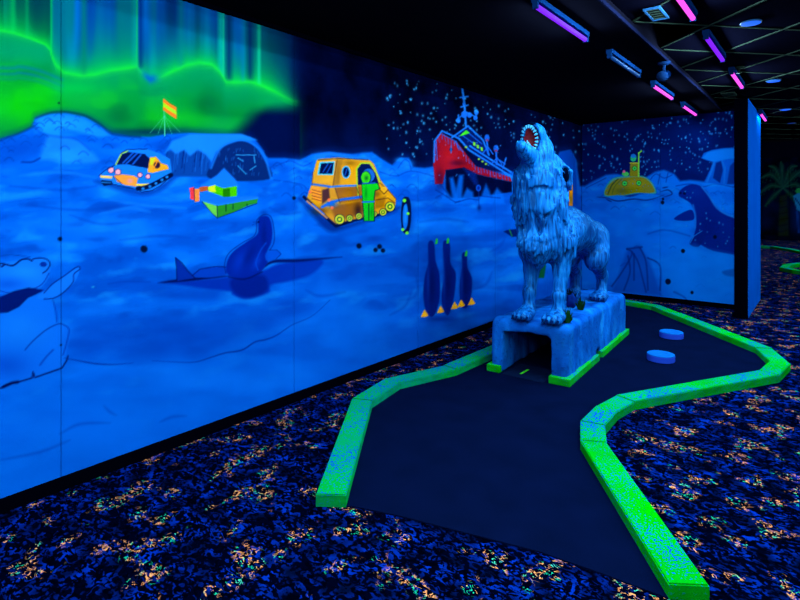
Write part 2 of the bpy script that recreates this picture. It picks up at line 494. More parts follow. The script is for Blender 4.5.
    C.poly([(0, 142), (28, 136), (44, 140), (38, 155), (20, 163), (0, 164)], (0, 76, 205), .7, 7, True)
    C.stroke([(34, 127), (44, 134), (60, 137), (76, 139), (90, 150)], 1.6, (0, 60, 180), .6, 3, True)
    C.stroke([(22, 162), (32, 162), (40, 158)], 1.5, (0, 30, 130), .8, 2, True)
    C.blob(20, 148, 16, 7, (0, 60, 185), .5); C.blob(62, 123, 16, 4, (60, 155, 255), .6)
    C.stroke([(36, 118), (50, 113), (66, 112), (86, 116), (101, 125), (113, 134), (140, 137)], 1.8, (0, 30, 80), .7, 3, True)
    C.stroke([(0, 140), (20, 133), (34, 126)], 2.0, (0, 40, 90), .6, 3, True)
    # rough snow lumps along the horizon and under the ship
    R_ = np.random.default_rng(12)
    for k in range(330):
        x = R_.uniform(268, 590) if k % 4 else R_.uniform(-40, 265)
        y0 = float(np.interp(x, [h_[0] for h_ in hor], [h_[1] for h_ in hor]))
        y = y0 + abs(R_.normal(0, 17)) + 1
        w_ = R_.uniform(1.5, 5.5)
        if k % 2: C.blob(x, y, w_, w_ * .5, (30, 138, 255), R_.uniform(.2, .6), R_.uniform(-.5, .3))
        else: C.stroke([(x - w_, y + w_ * .3), (x - w_ * .3, y - w_ * .3), (x + w_ * .4, y - w_ * .2), (x + w_, y + w_ * .4)], R_.uniform(.6, 1.2), (0, 44, 150), R_.uniform(.3, .7), 1.4, True)
    # flag on a guyed mast
    for q in ((150, 133), (158, 134), (172, 134), (180, 132)): C.stroke([(164.5, 116), q], .6, (60, 190, 160), .6)
    C.stroke([(163.8, 99), (164.8, 136)], 1.0, (60, 200, 160), .9)
    C.poly([(163.4, 98.5), (169, 103), (176.5, 107.5), (176.5, 119), (170, 115), (163.4, 110)], (255, 120, 0))
    C.poly([(163.4, 102.5), (169, 106.5), (176.5, 111), (176.5, 115), (170, 111), (163.4, 106.5)], (150, 225, 0))
    # arched hut
    C.poly([(161, 176), (162, 152), (172, 140), (188, 134.5), (240, 134), (255, 139), (264, 151), (270, 178)], (0, 80, 205), 1, 2)
    C.poly([(166, 176), (166, 152), (176, 149), (200, 150), (210, 156), (210, 177)], (10, 58, 150), .9, 3)
    for i in range(26):
        x = C.rng.uniform(167, 210)
        C.stroke([(x, C.rng.uniform(148, 152)), (x - 2, C.rng.uniform(158, 175))], .8, (30, 100, 215) if i % 2 else (0, 30, 110), .6)
    C.poly([(165, 153), (172, 141), (190, 134), (242, 134), (257, 140), (230, 144), (216, 152), (212, 162), (205, 154), (198, 150), (190, 156), (184, 150), (176, 154), (170, 149)], (46, 128, 245), .85, 2.5)
    C.poly([(211, 179), (212, 163), (220, 149), (232, 142.5), (243, 141), (254, 146), (263, 158), (269.5, 179)], (6, 34, 104), 1, 1.5, True)
    C.stroke([(211, 168), (220, 149), (232, 142), (244, 140), (256, 146), (265, 158), (271, 178)], 2.0, (30, 110, 235), .9, 2, True)
    for i in range(46):
        x, y = C.rng.uniform(217, 264), C.rng.uniform(147, 174)
        C.stroke([(x, y), (x + C.rng.uniform(-.5, .5), y + C.rng.uniform(1, 4))], .6, (40, 100, 210), .6)
    for a, b in (((236, 155), (256, 155)), ((238, 158), (243, 161)), ((238, 166), (246, 174)), ((254, 156), (255, 163)), ((250, 170), (256, 166))):
        C.stroke([a, b], .9, (90, 160, 250), .8)
    # orange snow vehicle
    C.poly([(97, 180), (110, 188), (140, 196), (160, 192), (176, 178), (170, 176)], (0, 55, 165), .8, 5, True)
    C.poly([(99.5, 176), (104, 171), (115, 165), (120, 154), (127, 149.5), (147, 149), (160, 153.5), (170, 159), (172, 173), (168, 181), (155, 190), (140, 192), (130, 187), (112, 184), (102, 185)], (34, 118, 245), 1, 1)
    C.poly([(116.5, 164.5), (121.5, 154.5), (128, 152), (145, 154), (150, 159), (149, 168.5), (140, 167), (128, 164.5)], (2, 14, 66))
    for q in (((123, 163), (133, 153)), ((126, 164), (137, 153.5)), ((133, 164), (141, 154.5))): C.stroke(list(q), 1.7, (30, 85, 215), .9)
    C.stroke([(115.5, 165), (121.5, 153.5), (128, 151)], 1.2, (160, 215, 40), .9)
    C.poly([(147.5, 172), (150, 157.5), (156, 156.5), (161, 163), (167, 165), (169, 169), (160, 171), (152, 173)], (220, 160, 0))
    C.poly([(150, 164), (151, 158), (155, 158), (152, 166)], (190, 215, 0)); C.disc(157, 165, 3.2, 3.4, (30, 12, 40)); C.stroke([(153, 170), (158, 160)], 1.2, (235, 140, 20))
    C.poly([(114, 175.5), (122, 174.5), (133, 175.5), (138, 178), (136, 186.5), (125, 185), (117, 181.5)], (240, 150, 40)); C.blob(130, 181, 3, 2.5, (200, 140, 190), .8)
    for x, y, r in ((111, 170, 2.7), (118, 172, 2.7), (140, 175, 2.1), (148, 176.5, 2.1)):
        C.disc(x, y, r + .7, r + .7, (0, 25, 90)); C.disc(x, y, r, r, (235, 165, 190))
    C.poly([(100, 175), (113, 176.5), (112, 178.5), (101, 178)], (245, 205, 90)); C.poly([(136, 184), (149, 183.5), (148, 186), (136, 186)], (245, 215, 70))
    C.poly([(101, 180), (112, 181), (113, 184.5), (104, 186), (101, 183)], (0, 12, 50)); C.stroke([(102, 182.5), (111, 183)], 1, (60, 130, 230))
    C.stroke([(138, 188.5), (150, 186), (171, 175)], 4.5, (0, 12, 50), 1, 1, True)
    for x, y in ((143, 188.5), (150, 186.5), (156, 183.5), (162, 180), (167, 177)): C.disc(x, y, 1.5, 1.3, (50, 120, 225))
    for q in ([(99, 176), (104, 171), (115, 165)], [(112, 184), (125, 187), (136, 189), (142, 192), (152, 190.5), (160, 186), (172, 176)], [(120, 154), (127, 149.5), (147, 149)], [(113, 176), (122, 184)]): C.stroke(q, .8, INK, .8)
    C.stroke([(135, 192), (140, 194), (148, 193)], .9, (20, 60, 170), .9)
    # crates and drums
    C.poly([(200, 186), (217, 175), (224, 168), (235, 179), (240, 187), (226, 190)], (30, 112, 250), 1, 2)
    C.poly([(189.5, 188), (194, 187), (194, 200), (190.5, 199)], (240, 55, 60)); C.poly([(194, 189), (199.5, 188.5), (199.5, 201), (195, 202)], (250, 135, 50)); C.poly([(199, 187), (208, 186), (208, 190.5), (200, 192)], (170, 80, 30))
    C.stroke([(194, 188), (194.6, 201)], .9, (60, 10, 40))
    C.poly([(208, 187), (215, 185), (223, 188), (237, 186), (237, 196), (223, 198.5), (208, 193)], (60, 190, 0)); C.poly([(208, 187), (215, 185), (216, 192), (209, 192)], (190, 225, 30)); C.poly([(223, 189), (230, 188), (230, 197), (223, 198)], (20, 115, 0))
    C.poly([(199, 195), (208, 191), (224, 197), (258, 196), (258, 199), (217, 206), (203, 203)], (30, 105, 240), 1, 1)
    C.poly([(202, 201), (217, 205.5), (217.5, 218), (212, 213)], (90, 195, 70)); C.poly([(217, 205.5), (258, 198.5), (257, 203), (247, 206), (233, 212.5), (217.5, 218)], (30, 135, 30))
    for x in (226, 233, 247): C.stroke([(x, 204), (x, 211 - (x - 226) * .25)], 1, (0, 50, 30))
    C.stroke([(201, 200), (217, 205), (258, 198)], 1.6, (45, 120, 245), .9, 1.2)
    for q in ([(217, 205.5), (217.5, 218)], [(202, 201.5), (212, 213.5), (217.5, 218), (233, 212.5), (257, 203.5)]): C.stroke(q, .8, (0, 20, 60), .8)
    C.blob(215, 222, 18, 4, (0, 60, 175), .5); C.blob(264, 213, 4, 3, (0, 40, 140), .5)
    # snow hills behind the yellow vehicle
    for x, y, rx, ry in ((300, 164, 10, 5), (322, 156, 8, 4), (405, 166, 7, 6), (390, 172, 9, 4), (425, 174, 10, 4)): C.blob(x, y, rx, ry, (30, 115, 245), .6)
    for q in ([(276, 166), (290, 161), (303, 166), (312, 162)], [(380, 172), (396, 176), (412, 171), (436, 177)], [(398, 168), (404, 160), (409, 162), (411, 170)], [(274, 180), (300, 184), (308, 190)]): C.stroke(q, 1.0, (0, 50, 160), .6, 1.5, True)
    # yellow snow coach
    C.poly([(300, 198), (312, 215), (330, 232), (352, 226), (390, 214), (398, 207), (360, 222), (335, 224)], (0, 36, 130), .85, 5, True)
    C.poly([(317, 159), (339, 157.5), (368, 158.5), (374, 164), (380.5, 180), (388.5, 190), (396, 199), (395, 208), (374, 215.5), (335, 224.5), (326.7, 219.4), (306, 200.4), (311.5, 184.6), (313.5, 172)], (205, 150, 0), 1, 1)
    for x, y, rx, ry, c, al in ((326, 180, 8, 3, (225, 170, 0), .8), (350, 163, 7, 3, (120, 84, 0), .7), (338, 172, 2, 11, (90, 60, 0), .7), (352, 181, 7, 3, (215, 160, 0), .7), (386, 197, 5, 3, (230, 175, 0), .8), (345, 211, 12, 4, (120, 78, 0), .7), (320, 211, 8, 4, (70, 40, 20), .8), (377, 194, 4, 4, (100, 66, 0), .7), (330, 178, 3, 3, (225, 175, 10), .6)): C.blob(x, y, rx, ry, c, al)
    C.poly([(335, 188), (361, 186), (362, 200), (340, 203)], (140, 90, 0), 1, 2); C.poly([(330, 206), (362, 201), (363, 214), (336, 220)], (138, 88, 0), 1, 3); C.blob(358, 210, 4, 7, (40, 22, 10), .9); C.blob(345, 195, 9, 3, (170, 112, 0), .7); C.poly([(375, 199), (386, 196), (384, 207), (375, 209)], (150, 104, 0), .9, 2)
    C.poly([(337, 160), (343, 159), (339, 184), (333, 186)], (150, 108, 0), .8, 2)
    C.stroke([(316, 158.5), (327, 154), (345, 156), (357, 158), (369, 158.5)], 3.4, (34, 110, 235), .9, 2, True); C.stroke([(318, 160), (340, 158.5), (368, 159.5)], .8, INK, .8)
    C.poly([(319.6, 162), (335.2, 161), (333.4, 175.2), (317.2, 175)], (120, 190, 230)); C.poly([(321, 163.4), (333.8, 162.6), (332.2, 173.8), (319.2, 173.6)], (0, 10, 58))
    for q in (((323, 172), (328, 164)), ((327, 173), (331, 165))): C.stroke(list(q), 1.1, (30, 80, 200), .9)
    C.disc(346, 172.2, 4.4, 6.4, (90, 170, 240)); C.disc(346, 172.2, 3.1, 5, (0, 12, 64)); C.stroke([(345, 175), (347, 169)], .8, (40, 90, 210))
    C.poly([(358, 185), (357.3, 168.7), (361.5, 163.6), (369.4, 164), (375.7, 173.5), (379, 184)], (0, 16, 72))
    C.stroke([(358.5, 195), (357, 186), (356.6, 168.7), (361, 163), (370, 163), (376.5, 173), (380, 183)], 1.3, (150, 210, 30), .95)
    C.stroke([(329, 187), (341, 186), (356, 185.5)], 1.9, (50, 120, 245), .95, 1); C.stroke([(322, 207), (332, 202), (342, 199.5), (361, 197)], 2.6, (30, 95, 235), .95, 1.5); C.blob(331, 204, 7, 3.5, (30, 90, 230), .9)
    C.poly([(311, 186), (321, 188), (321, 203), (313, 199)], (240, 150, 30)); C.poly([(322, 190), (329, 188), (330, 198), (322, 204)], (70, 40, 30), 1, 1.5)
    for k in range(4): C.stroke([(312, 189.5 + 3 * k), (321, 192 + 3 * k)], .8, (110, 50, 20))
    C.stroke([(311, 184), (329, 186.5)], 2.2, (30, 95, 235), .9, 1.2)
    C.stroke([(304, 197), (316, 208), (330, 221), (336, 226), (352, 221)], 3.2, (0, 12, 52), 1, 1); C.stroke([(352, 221), (376, 216), (394, 209)], 2.2, (0, 16, 60), 1, 1)
    C.stroke([(307, 201), (327, 218)], 1.6, (225, 170, 120), .8); C.stroke([(312, 204), (324, 214)], 1.2, (60, 120, 240), .9)
    for x, y in ((310, 192), (329, 200), (332, 208)): C.disc(x, y, 1.5, 1.5, (255, 110, 60))
    for x, y, r in ((339.6, 219.4, 4.6), (349.6, 218.3, 2.9), (359, 216.2, 2.9), (374.5, 214, 2.3), (383, 212.2, 3.2), (390, 206.7, 4.4)):
        C.disc(x, y, r + .6, r + .6, (0, 16, 60)); C.disc(x, y, r, r, (196, 216, 40)); C.disc(x, y, r * .62, r * .62, (30, 110, 30)); C.disc(x, y, r * .3, r * .3, (220, 220, 60))
    for q in ([(333, 186), (337, 160)], [(356, 186), (361, 200)], [(380, 183), (389, 191), (396, 199)], [(376, 200), (388, 198), (395, 203)], [(335, 188), (340, 203)], [(313, 172), (312, 185)]): C.stroke(q, .8, (60, 35, 10), .8)
    C.disc(384, 190, 3.4, 3.4, (220, 170, 10)); C.stroke([(380, 190), (384, 194), (388, 190)], .8, (70, 40, 0))
    # person in a green suit
    C.disc(368.5, 175.5, 6.2, 6.8, (40, 95, 200)); C.disc(366, 177.6, 5.2, 6.6, (0, 20, 60)); C.disc(365.8, 177.6, 4.6, 6, (50, 205, 10)); C.blob(366.3, 178, 2, 2.6, (0, 90, 30), .9)
    C.poly([(361.2, 183.8), (378, 182.6), (380.5, 189), (375.5, 191), (374.4, 202), (374.8, 221.4), (363.6, 221.4), (362, 200)], (0, 14, 40)); C.poly([(361.8, 184.4), (377.4, 183.4), (379.4, 188.6), (374.6, 190.4), (373.6, 202), (374, 220.8), (364.4, 220.8), (362.8, 200)], (10, 196, 16))
    C.stroke([(362.5, 202), (374, 201.6)], 1.5, (50, 100, 220)); C.stroke([(368.8, 204), (368.8, 220)], 1.0, (0, 60, 20)); C.blob(366, 193, 1.2, 6, (0, 110, 20), .7); C.blob(371.5, 212, 1.2, 6, (0, 110, 20), .6)
    C.stroke([(362.5, 183.5), (375, 182.8)], 1.4, (40, 90, 200), .8)
    # small penguin beside the coach
    C.blob(409, 219, 5, 13, (0, 40, 140), .5)
    C.poly([(402.5, 200), (405, 197), (409, 198), (411, 206), (411, 220), (409, 231), (405.5, 234), (402, 229), (401, 214)], (0, 12, 54), 1, 1.2, True)
    C.poly([(404, 206), (406.5, 204), (408, 212), (407.5, 224), (405, 230), (403, 224), (402.8, 213)], (20, 110, 240), 1, 1, True); C.stroke([(405.6, 207), (405.2, 222)], 1.2, (60, 150, 255), .7, 1.4)
    for x, y, r in ((404.4, 200.6, 1.9), (408, 213.6, 1.6), (402.8, 229.6, 1.7), (407, 233, 1.8)): C.disc(x, y, r, r * .9, (100, 225, 40))
    # ship
    stars_skip = lambda x, y: (432 < x < 512 and y > 130 and y > 130 + (x - 500) * 0.1) or y > np.interp(x, [385, 430, 515, 555, 565, 600], [152, 160, 165, 160, 140, 180]) or y < 0.32 * x - 60
    C.poly([(433, 161.7), (434, 141), (441, 132.5), (457, 142), (466.7, 154.7), (476, 166.4), (510, 177), (512, 182), (476, 174), (464, 168), (446, 170), (442.5, 184), (435, 184)], (138, 10, 20), 1, 1)
    C.blob(450, 158, 8, 14, (176, 20, 16), .7); C.blob(440, 178, 4, 9, (60, 4, 40), .8); C.blob(458, 163, 8, 3, (70, 4, 30), .8); C.blob(437, 150, 2, 10, (90, 6, 40), .6); C.blob(490, 173, 14, 3, (120, 8, 50), .5)
    C.poly([(445.5, 170), (464, 167.5), (476, 174), (512, 182), (512, 192), (468, 198), (446, 198)], (0, 4, 40), 1, 1.5)
    C.poly([(463, 168), (476, 173), (479, 188), (474, 184)], (0, 40, 150), .6, 3)
    C.poly([(455, 136), (468, 126.5), (482, 140.5), (488, 155), (510, 174), (490, 167), (470, 152)], (4, 24, 98), 1, 1)
    for q in ([(434, 162), (434.5, 141), (442, 131), (459, 138.5), (469, 150), (490, 163), (511, 176.5)], [(452, 137.5), (468, 126), (483, 140), (489, 155)], [(470, 146), (490, 159), (511, 172)]): C.stroke(q, 1.7, (46, 118, 250), .95, 1)
    for q in ([(442, 134), (455, 141), (463, 152)], [(436, 141), (437, 160)], [(456, 141), (459, 150)], [(463, 136), (482, 149)], [(466, 131), (482, 144)]): C.stroke(q, 1.0, (34, 95, 230), .85)
    C.poly([(459.5, 136), (466, 130), (470, 133), (466, 134.5), (461, 136)], (60, 225, 20))
    for x, y in ((474.5, 144), (478, 146.5), (482, 149)): C.poly([(x - 1.4, y - 2.3), (x + .8, y - 1.3), (x + 1, y + 2.3), (x - 1.2, y + 1.3)], (110, 220, 20))
    for x, y in ((479, 159), (482.5, 161.5), (486, 164), (466, 147)): C.disc(x, y, 1.2, 1, (120, 190, 40))
    C.stroke([(462.3, 89), (464, 100), (466, 126)], 2.0, (50, 120, 245), .95, 1)
    for q in ([(460, 97.5), (468, 96.5)], [(459, 118), (466, 112), (476, 117)], [(461, 107), (468, 105)], [(458, 122), (458.5, 115)], [(476, 118), (476.5, 110)]): C.stroke(q, 1.5, (50, 118, 245), .9, 1)
    for x, y, r in ((464.2, 114.5, 3.1), (458.4, 120.5, 2.3), (469.5, 115, 2.4), (476.3, 112.3, 2.2), (463.5, 98, 1.6), (475.5, 118, 2), (464, 104, 1.5)): C.disc(x, y, r, r * 1.15, (40, 106, 240), .95)
    for x, y in ((487, 138), (496, 148.5)):
        C.disc(x, y, 2.5, 3.6, (34, 90, 220)); C.disc(x, y + 2.5, 1.6, 1.6, (110, 50, 110)); C.stroke([(x, y + 4), (x + 1, y + 15)], 1.8, (36, 96, 230)); C.stroke([(x - 4, y + 15), (x + 1, y + 9), (x + 6, y + 16)], 1.1, (36, 96, 230))
    for q in ([(499, 160), (505, 164)], [(503, 168), (506, 158)], [(496, 164), (502, 166)]): C.stroke(q, 1.5, (40, 100, 235), .9)
    C.disc(451, 149.5, 1.6, 2, (10, 20, 80)); C.stroke([(451, 146), (451, 153)], 1.0, (60, 120, 240), .8)
    for x in range(436, 510, 3):
        yy = np.interp(x, [434, 441, 457, 467, 476, 510], [150, 136, 145, 158, 168, 178])
        C.stroke([(x, yy - 1.5), (x + .5, yy + C.rng.uniform(1, 5))], .9, (40, 90, 225), .7)
    C.stroke([(478.5, 186), (479, 208)], .7, (0, 40, 140), .9); C.disc(478.5, 188, 2.4, 3.2, (20, 80, 220)); C.disc(478.5, 188, 1.4, 2, (0, 30, 130)); C.blob(479.2, 208, 2.2, 3, (0, 30, 120), .9)
    for q in ([(452, 198), (449.5, 178), (453, 177), (456, 188)], [(456, 190), (459, 175), (463.5, 175), (462, 196)], [(440, 200), (446, 190), (452, 198)], [(462, 198), (467, 188), (473, 192), (474, 200)], [(482, 194), (486, 184), (490, 192)], [(492, 196), (497, 188), (503, 194)]):
        C.poly(q + [(q[-1][0] + 2, 204), (q[0][0] - 2, 203)], (0, 100, 238), .8, 3)
    for q in ([(436, 190), (446, 196), (456, 202), (468, 199), (478, 200)], [(440, 184), (446, 192)], [(480, 196), (500, 198)], [(455, 203), (460, 201)]): C.stroke(q, .8, (0, 30, 120), .7, 1.2, True)
    C.stars(300, 386, 583, 80, 172, stars_skip, 1.15)
    C.stars(40, 432, 515, 130, 176, None, .6, (90, 140, 255))
    # iceberg, orange stripe near the corner, penguin hidden behind the statue
    C.poly([(553, 205), (556, 160), (561, 152), (571, 150), (576, 160), (577, 205)], (0, 66, 188), 1, 2)
    C.poly([(548, 206), (551, 186), (557, 180), (566, 184), (566, 206)], (0, 14, 84), 1, 2); C.stars(12, 550, 566, 184, 204, None, .8)
    C.poly([(567.8, 206), (568, 183), (570.5, 180), (573.6, 182), (573.8, 206)], (0, 70, 190), 1, .8); C.poly([(569, 206), (569.2, 183.4), (572, 181.4), (572.8, 184), (572.6, 206)], (236, 150, 0), 1, .8); C.blob(571, 199, 1.4, 5, (110, 110, 20), .8)
    C.poly([(503.5, 231.5), (507, 230), (516, 229), (520, 236), (512, 237)], (0, 20, 90), .95, 1.2)
    C.poly([(535.5, 262), (545, 262), (546, 266), (544, 278), (536, 278)], (2, 84, 52), 1, 1.2); C.poly([(535.5, 262.5), (543, 262.5), (544, 267), (535.5, 267)], (20, 130, 50), 1, 1.2); C.stroke([(509.5, 230), (512, 236)], 1.2, (20, 110, 60))
    # seal at the ice hole
    C.poly([(160, 282.5), (185, 281), (228, 277), (262, 271), (280, 264), (322, 260), (312, 274), (290, 281), (271, 285), (268, 293), (246, 299), (233, 295), (229, 291), (205, 289), (185, 286)], (0, 42, 172), .95, 3, True)
    C.poly([(232, 279), (262, 275), (268, 286), (262, 294), (246, 298), (234, 292)], (0, 22, 128), .8, 4, True)
    C.stroke([(158, 283), (175, 281), (200, 278.5), (229, 276)], 3.2, (0, 10, 78), .95, 1.6, True, True); C.stroke([(258, 273), (272, 262), (300, 260.5), (342, 257)], 3.2, (0, 12, 84), .95, 1.8, True, True)
    C.poly([(192, 276), (200, 269), (216, 266.5), (226, 267), (227, 274), (210, 277.5)], (0, 58, 190), 1, 1.2, True); C.stroke([(192, 276), (200, 269), (216, 266.5), (226, 267)], .8, (0, 20, 100), .9)
    C.poly([(175.4, 257.5), (181, 263), (187, 270), (194, 278), (177, 281), (177, 268)], (0, 40, 160), 1, 1); C.stroke([(177, 281), (176.6, 268), (175.4, 257.5), (182, 263), (188, 271), (195, 278)], 1.0, (0, 10, 84), .95)
    body = [(259, 218), (265.8, 216), (270, 219), (272.5, 231), (271, 243), (267, 252), (268, 261), (261, 271), (250, 277), (230, 276), (226.5, 265), (232, 253), (245, 243), (256.8, 235), (258.3, 227)]
    C.poly(body, (0, 30, 152), 1, 1, True); C.blob(240, 262, 7, 12, (0, 52, 196), .7, .4); C.blob(264, 236, 3, 14, (0, 20, 122), .8); C.blob(249, 256, 4, 14, (0, 22, 124), .7, .5); C.blob(257, 262, 3.4, 9, (0, 60, 205), .6, .5)
    C.stroke([(266, 243), (261, 250), (256, 262), (258, 270)], 1.2, (0, 70, 215), .8, 1.5, True)
    C.stroke([(226, 273), (224.6, 264), (229, 253), (242, 243), (254, 236), (256.6, 228), (257, 220), (264, 214.6), (271, 217), (274, 230), (274, 242), (270, 250)], .7, (0, 16, 100), .8, 1, True)
    C.poly([(266, 253), (276, 250), (281, 254), (277, 258), (267, 261)], (0, 76, 214), .9, 1.5, True); C.stroke([(269, 250), (277, 250), (281, 254), (276, 259)], .7, (0, 30, 120), .8)
    C.disc(258.5, 222, 1, .9, (0, 6, 60)); C.stroke([(258, 223), (252, 225)], .4, (0, 20, 100), .7); C.stroke([(258, 222), (253, 222)], .4, (0, 20, 100), .7)
    C.stroke([(229, 277), (245, 279), (262, 272)], 1.2, (0, 10, 80), .8, 1.5, True)
    # polar bear with dark scarf
    C.poly([(-40, 300), (0, 298), (40, 293), (53, 303), (56, 320), (70, 329), (65, 358), (60, 368), (30, 378), (0, 389), (-40, 392), (-70, 350)], (12, 104, 242), 1, 2, True)
    C.blob(20, 330, 26, 18, (30, 122, 252), .7); C.blob(5, 365, 24, 12, (0, 66, 200), .6)
    C.poly([(-30, 268), (0, 263), (20, 260), (34, 258), (46, 260), (50, 268), (47, 280), (36, 290), (10, 294), (-30, 290)], (26, 112, 248), 1, 1.5, True); C.blob(25, 272, 16, 8, (46, 135, 255), .7); C.blob(8, 284, 16, 6, (0, 70, 205), .6)
    C.disc(44, 264, 6.5, 5.6, (30, 116, 248)); C.disc(43.4, 264.4, 3.6, 2.6, (0, 34, 140), .9)
    C.stroke([(33, 259), (40, 258), (47, 259.5), (50, 264), (47, 270), (43, 273)], 1.2, (0, 14, 86), .9, 1, True)
    C.stroke([(-20, 268), (0, 265), (4, 264), (13, 265.5), (21, 260), (28, 259), (32, 261)], 1.6, (0, 10, 74), .95, 1, True); C.disc(1.5, 265, 3.0, 2.2, (0, 10, 74)); C.disc(1.5, 265, 1.4, 1, (40, 110, 240))
    C.stroke([(0, 256), (14, 255), (30, 257)], .6, (0, 30, 120), .7, 1, True); C.stroke([(0, 291), (12, 293), (30, 290), (42, 284), (49, 273)], 1.0, (0, 30, 130), .8, 1.2, True)
    C.poly([(37, 297), (49, 287), (62, 277), (77, 267), (80, 268.5), (78, 275), (73, 284), (63, 293), (54, 298.5), (42, 299.5)], (26, 112, 248), 1, 1, True)
    C.stroke([(44, 293), (52, 284.5), (64, 276), (77, 267), (80, 269), (74, 274), (73, 282), (64, 292), (54, 298), (44, 299)], 1.0, (0, 20, 104), .9, 1, True)
    C.poly([(-30, 302), (0, 297), (14, 291), (29, 287.5), (44, 290), (37, 294), (28, 298), (19, 307), (8, 312.5), (-30, 316)], (0, 20, 104), 1, 1.2)
    C.stroke([(25, 350), (33, 341), (46, 330), (58, 324), (64, 325), (69, 330), (66, 345), (63, 355)], 1.0, (0, 30, 128), .8, 1.4, True); C.stroke([(40, 365), (47, 356), (53, 350)], 1.4, (0, 40, 150), .7, 2, True); C.stroke([(53, 300), (56, 312), (57, 322)], 1.0, (0, 40, 150), .7, 1.5, True)
    C.stroke([(-40, 395), (0, 388.5), (8, 384), (18, 382), (32, 378), (33, 372), (35, 377.5), (48, 373), (62, 368), (67, 360), (68, 356)], 1.4, (0, 12, 80), .95, 1.2); C.stroke([(3, 387), (12, 383), (18, 382)], 3, (0, 10, 70), .9, 1.5)
    # snow drifts
    for q in ([(64, 358), (80, 361), (94, 363.5), (112, 364.5), (133, 363)], [(152, 360.5), (175, 362), (195, 362), (212, 357), (225, 353), (242, 350), (255, 342), (266, 339.5), (277, 335), (292, 325), (312, 316), (330, 300)]): C.stroke(q, 1.3, (0, 28, 120), .85, 1.3, True, True)
    C.poly([(130, 358), (180, 358), (215, 352), (255, 338), (285, 328), (312, 310), (300, 302), (250, 312), (180, 318), (90, 322), (70, 350)], (0, 62, 186), .6, 20, True)
    C.poly([(110, 283), (135, 281), (160, 283), (220, 292), (205, 300), (130, 292)], (0, 70, 198), .6, 6, True); C.stroke([(108, 284), (125, 281.5), (150, 282)], 1, (0, 50, 170), .6, 2, True)
    C.blob(210, 378, 90, 14, (10, 112, 250), .5); C.blob(60, 430, 90, 22, (8, 108, 250), .5); C.blob(350, 330, 60, 22, (8, 108, 246), .5); C.blob(120, 225, 60, 10, (20, 120, 252), .4); C.blob(350, 275, 50, 16, (0, 72, 205), .5)
    for q in ([(60, 434), (80, 424), (110, 423)], [(160, 422), (172, 417), (186, 416)], [(0, 460), (40, 452), (70, 440)], [(104, 406), (110, 412), (116, 415)], [(306, 290), (320, 296), (345, 292)], [(390, 315), (405, 306), (412, 290)], [(400, 300), (412, 298), (418, 290), (416, 276)], [(472, 290), (486, 284), (492, 272)],
              [(120, 240), (160, 236), (190, 238)], [(30, 205), (80, 210), (140, 204)], [(10, 186), (60, 190), (96, 186)], [(70, 215), (100, 224), (130, 222)], [(270, 208), (285, 214), (300, 212)], [(420, 222), (445, 219), (468, 222)], [(490, 252), (500, 246), (505, 238)]):
        C.stroke(q, 2.2, (0, 58, 176), .55, 3.5, True, True)
    for q in ([(20, 176), (60, 172), (96, 178)], [(110, 200), (150, 206), (186, 208)], [(100, 214), (130, 208), (150, 212)]): C.stroke(q, 2.4, (50, 140, 255), .5, 4, True, True)
    # emperor penguins
    def penguin(b, beak, feet):
        C.poly(b, (0, 26, 128), 1, 1.2, True)
        cx = sum(p[0] for p in b) / len(b); cy = sum(p[1] for p in b) / len(b)
        C.blob(cx, cy + 8, 5, 22, (0, 12, 88), .8); C.blob(cx - 3.5, cy + 4, 1.4, 18, (0, 62, 192), .5)
        C.poly([(beak[0] - 1.2, beak[1] + 3), (beak[0] - .6, beak[1] - 1.5), (beak[0] + .8, beak[1] - 3), (beak[0] + 1.8, beak[1] - 1), (beak[0] + 1.2, beak[1] + 3)], (30, 175, 50))
        for x, y in feet: C.poly([(x, y - 4), (x + 4, y + 2), (x + 1, y + 3.5), (x - 3.5, y + 3.5)], (236, 176, 10))
    C.blob(440, 319, 16, 3, (0, 36, 140), .7)
    penguin([(428, 244), (431.5, 240.5), (434.4, 245), (435.6, 260.8), (439.4, 274), (440, 294.5), (437, 310), (431.5, 317), (426, 311.4), (423.2, 294.5), (424.8, 276.5), (428, 263)], (436.2, 241), [(424.4, 313.5), (440.5, 309.5)])
    penguin([(442.8, 245), (446, 240.5), (450, 245), (450.6, 263), (455.8, 274), (454, 297), (448.4, 315), (442.8, 308), (441.6, 294.5), (443.9, 274)], (447.6, 240.4), [(454.4, 305.5)])
    penguin([(461.9, 255), (464.5, 252), (467, 255), (467.5, 267.5), (472, 278.8), (470.9, 297), (466.4, 308), (460.8, 304.6), (459.6, 285.5), (461.9, 267.5)], (465.9, 253.2), [(461, 303.5), (471.4, 301.5)])
    # knots where the paint came off
    for x, y, r in ((144, 249, 3.6), (60, 239, 2.2), (359, 246, 2.6), (375.5, 250, 2.2), (379.5, 246.5, 2.4), (383, 250.5, 2.2), (294, 198, 1.8), (59, 103, 1), (61, 345, 1.0)): C.disc(x, y, r, r, (2, 10, 40), .95, 1.4)
    C.blob(93, 287, 1.2, .9, (120, 190, 255), .8)
    return C

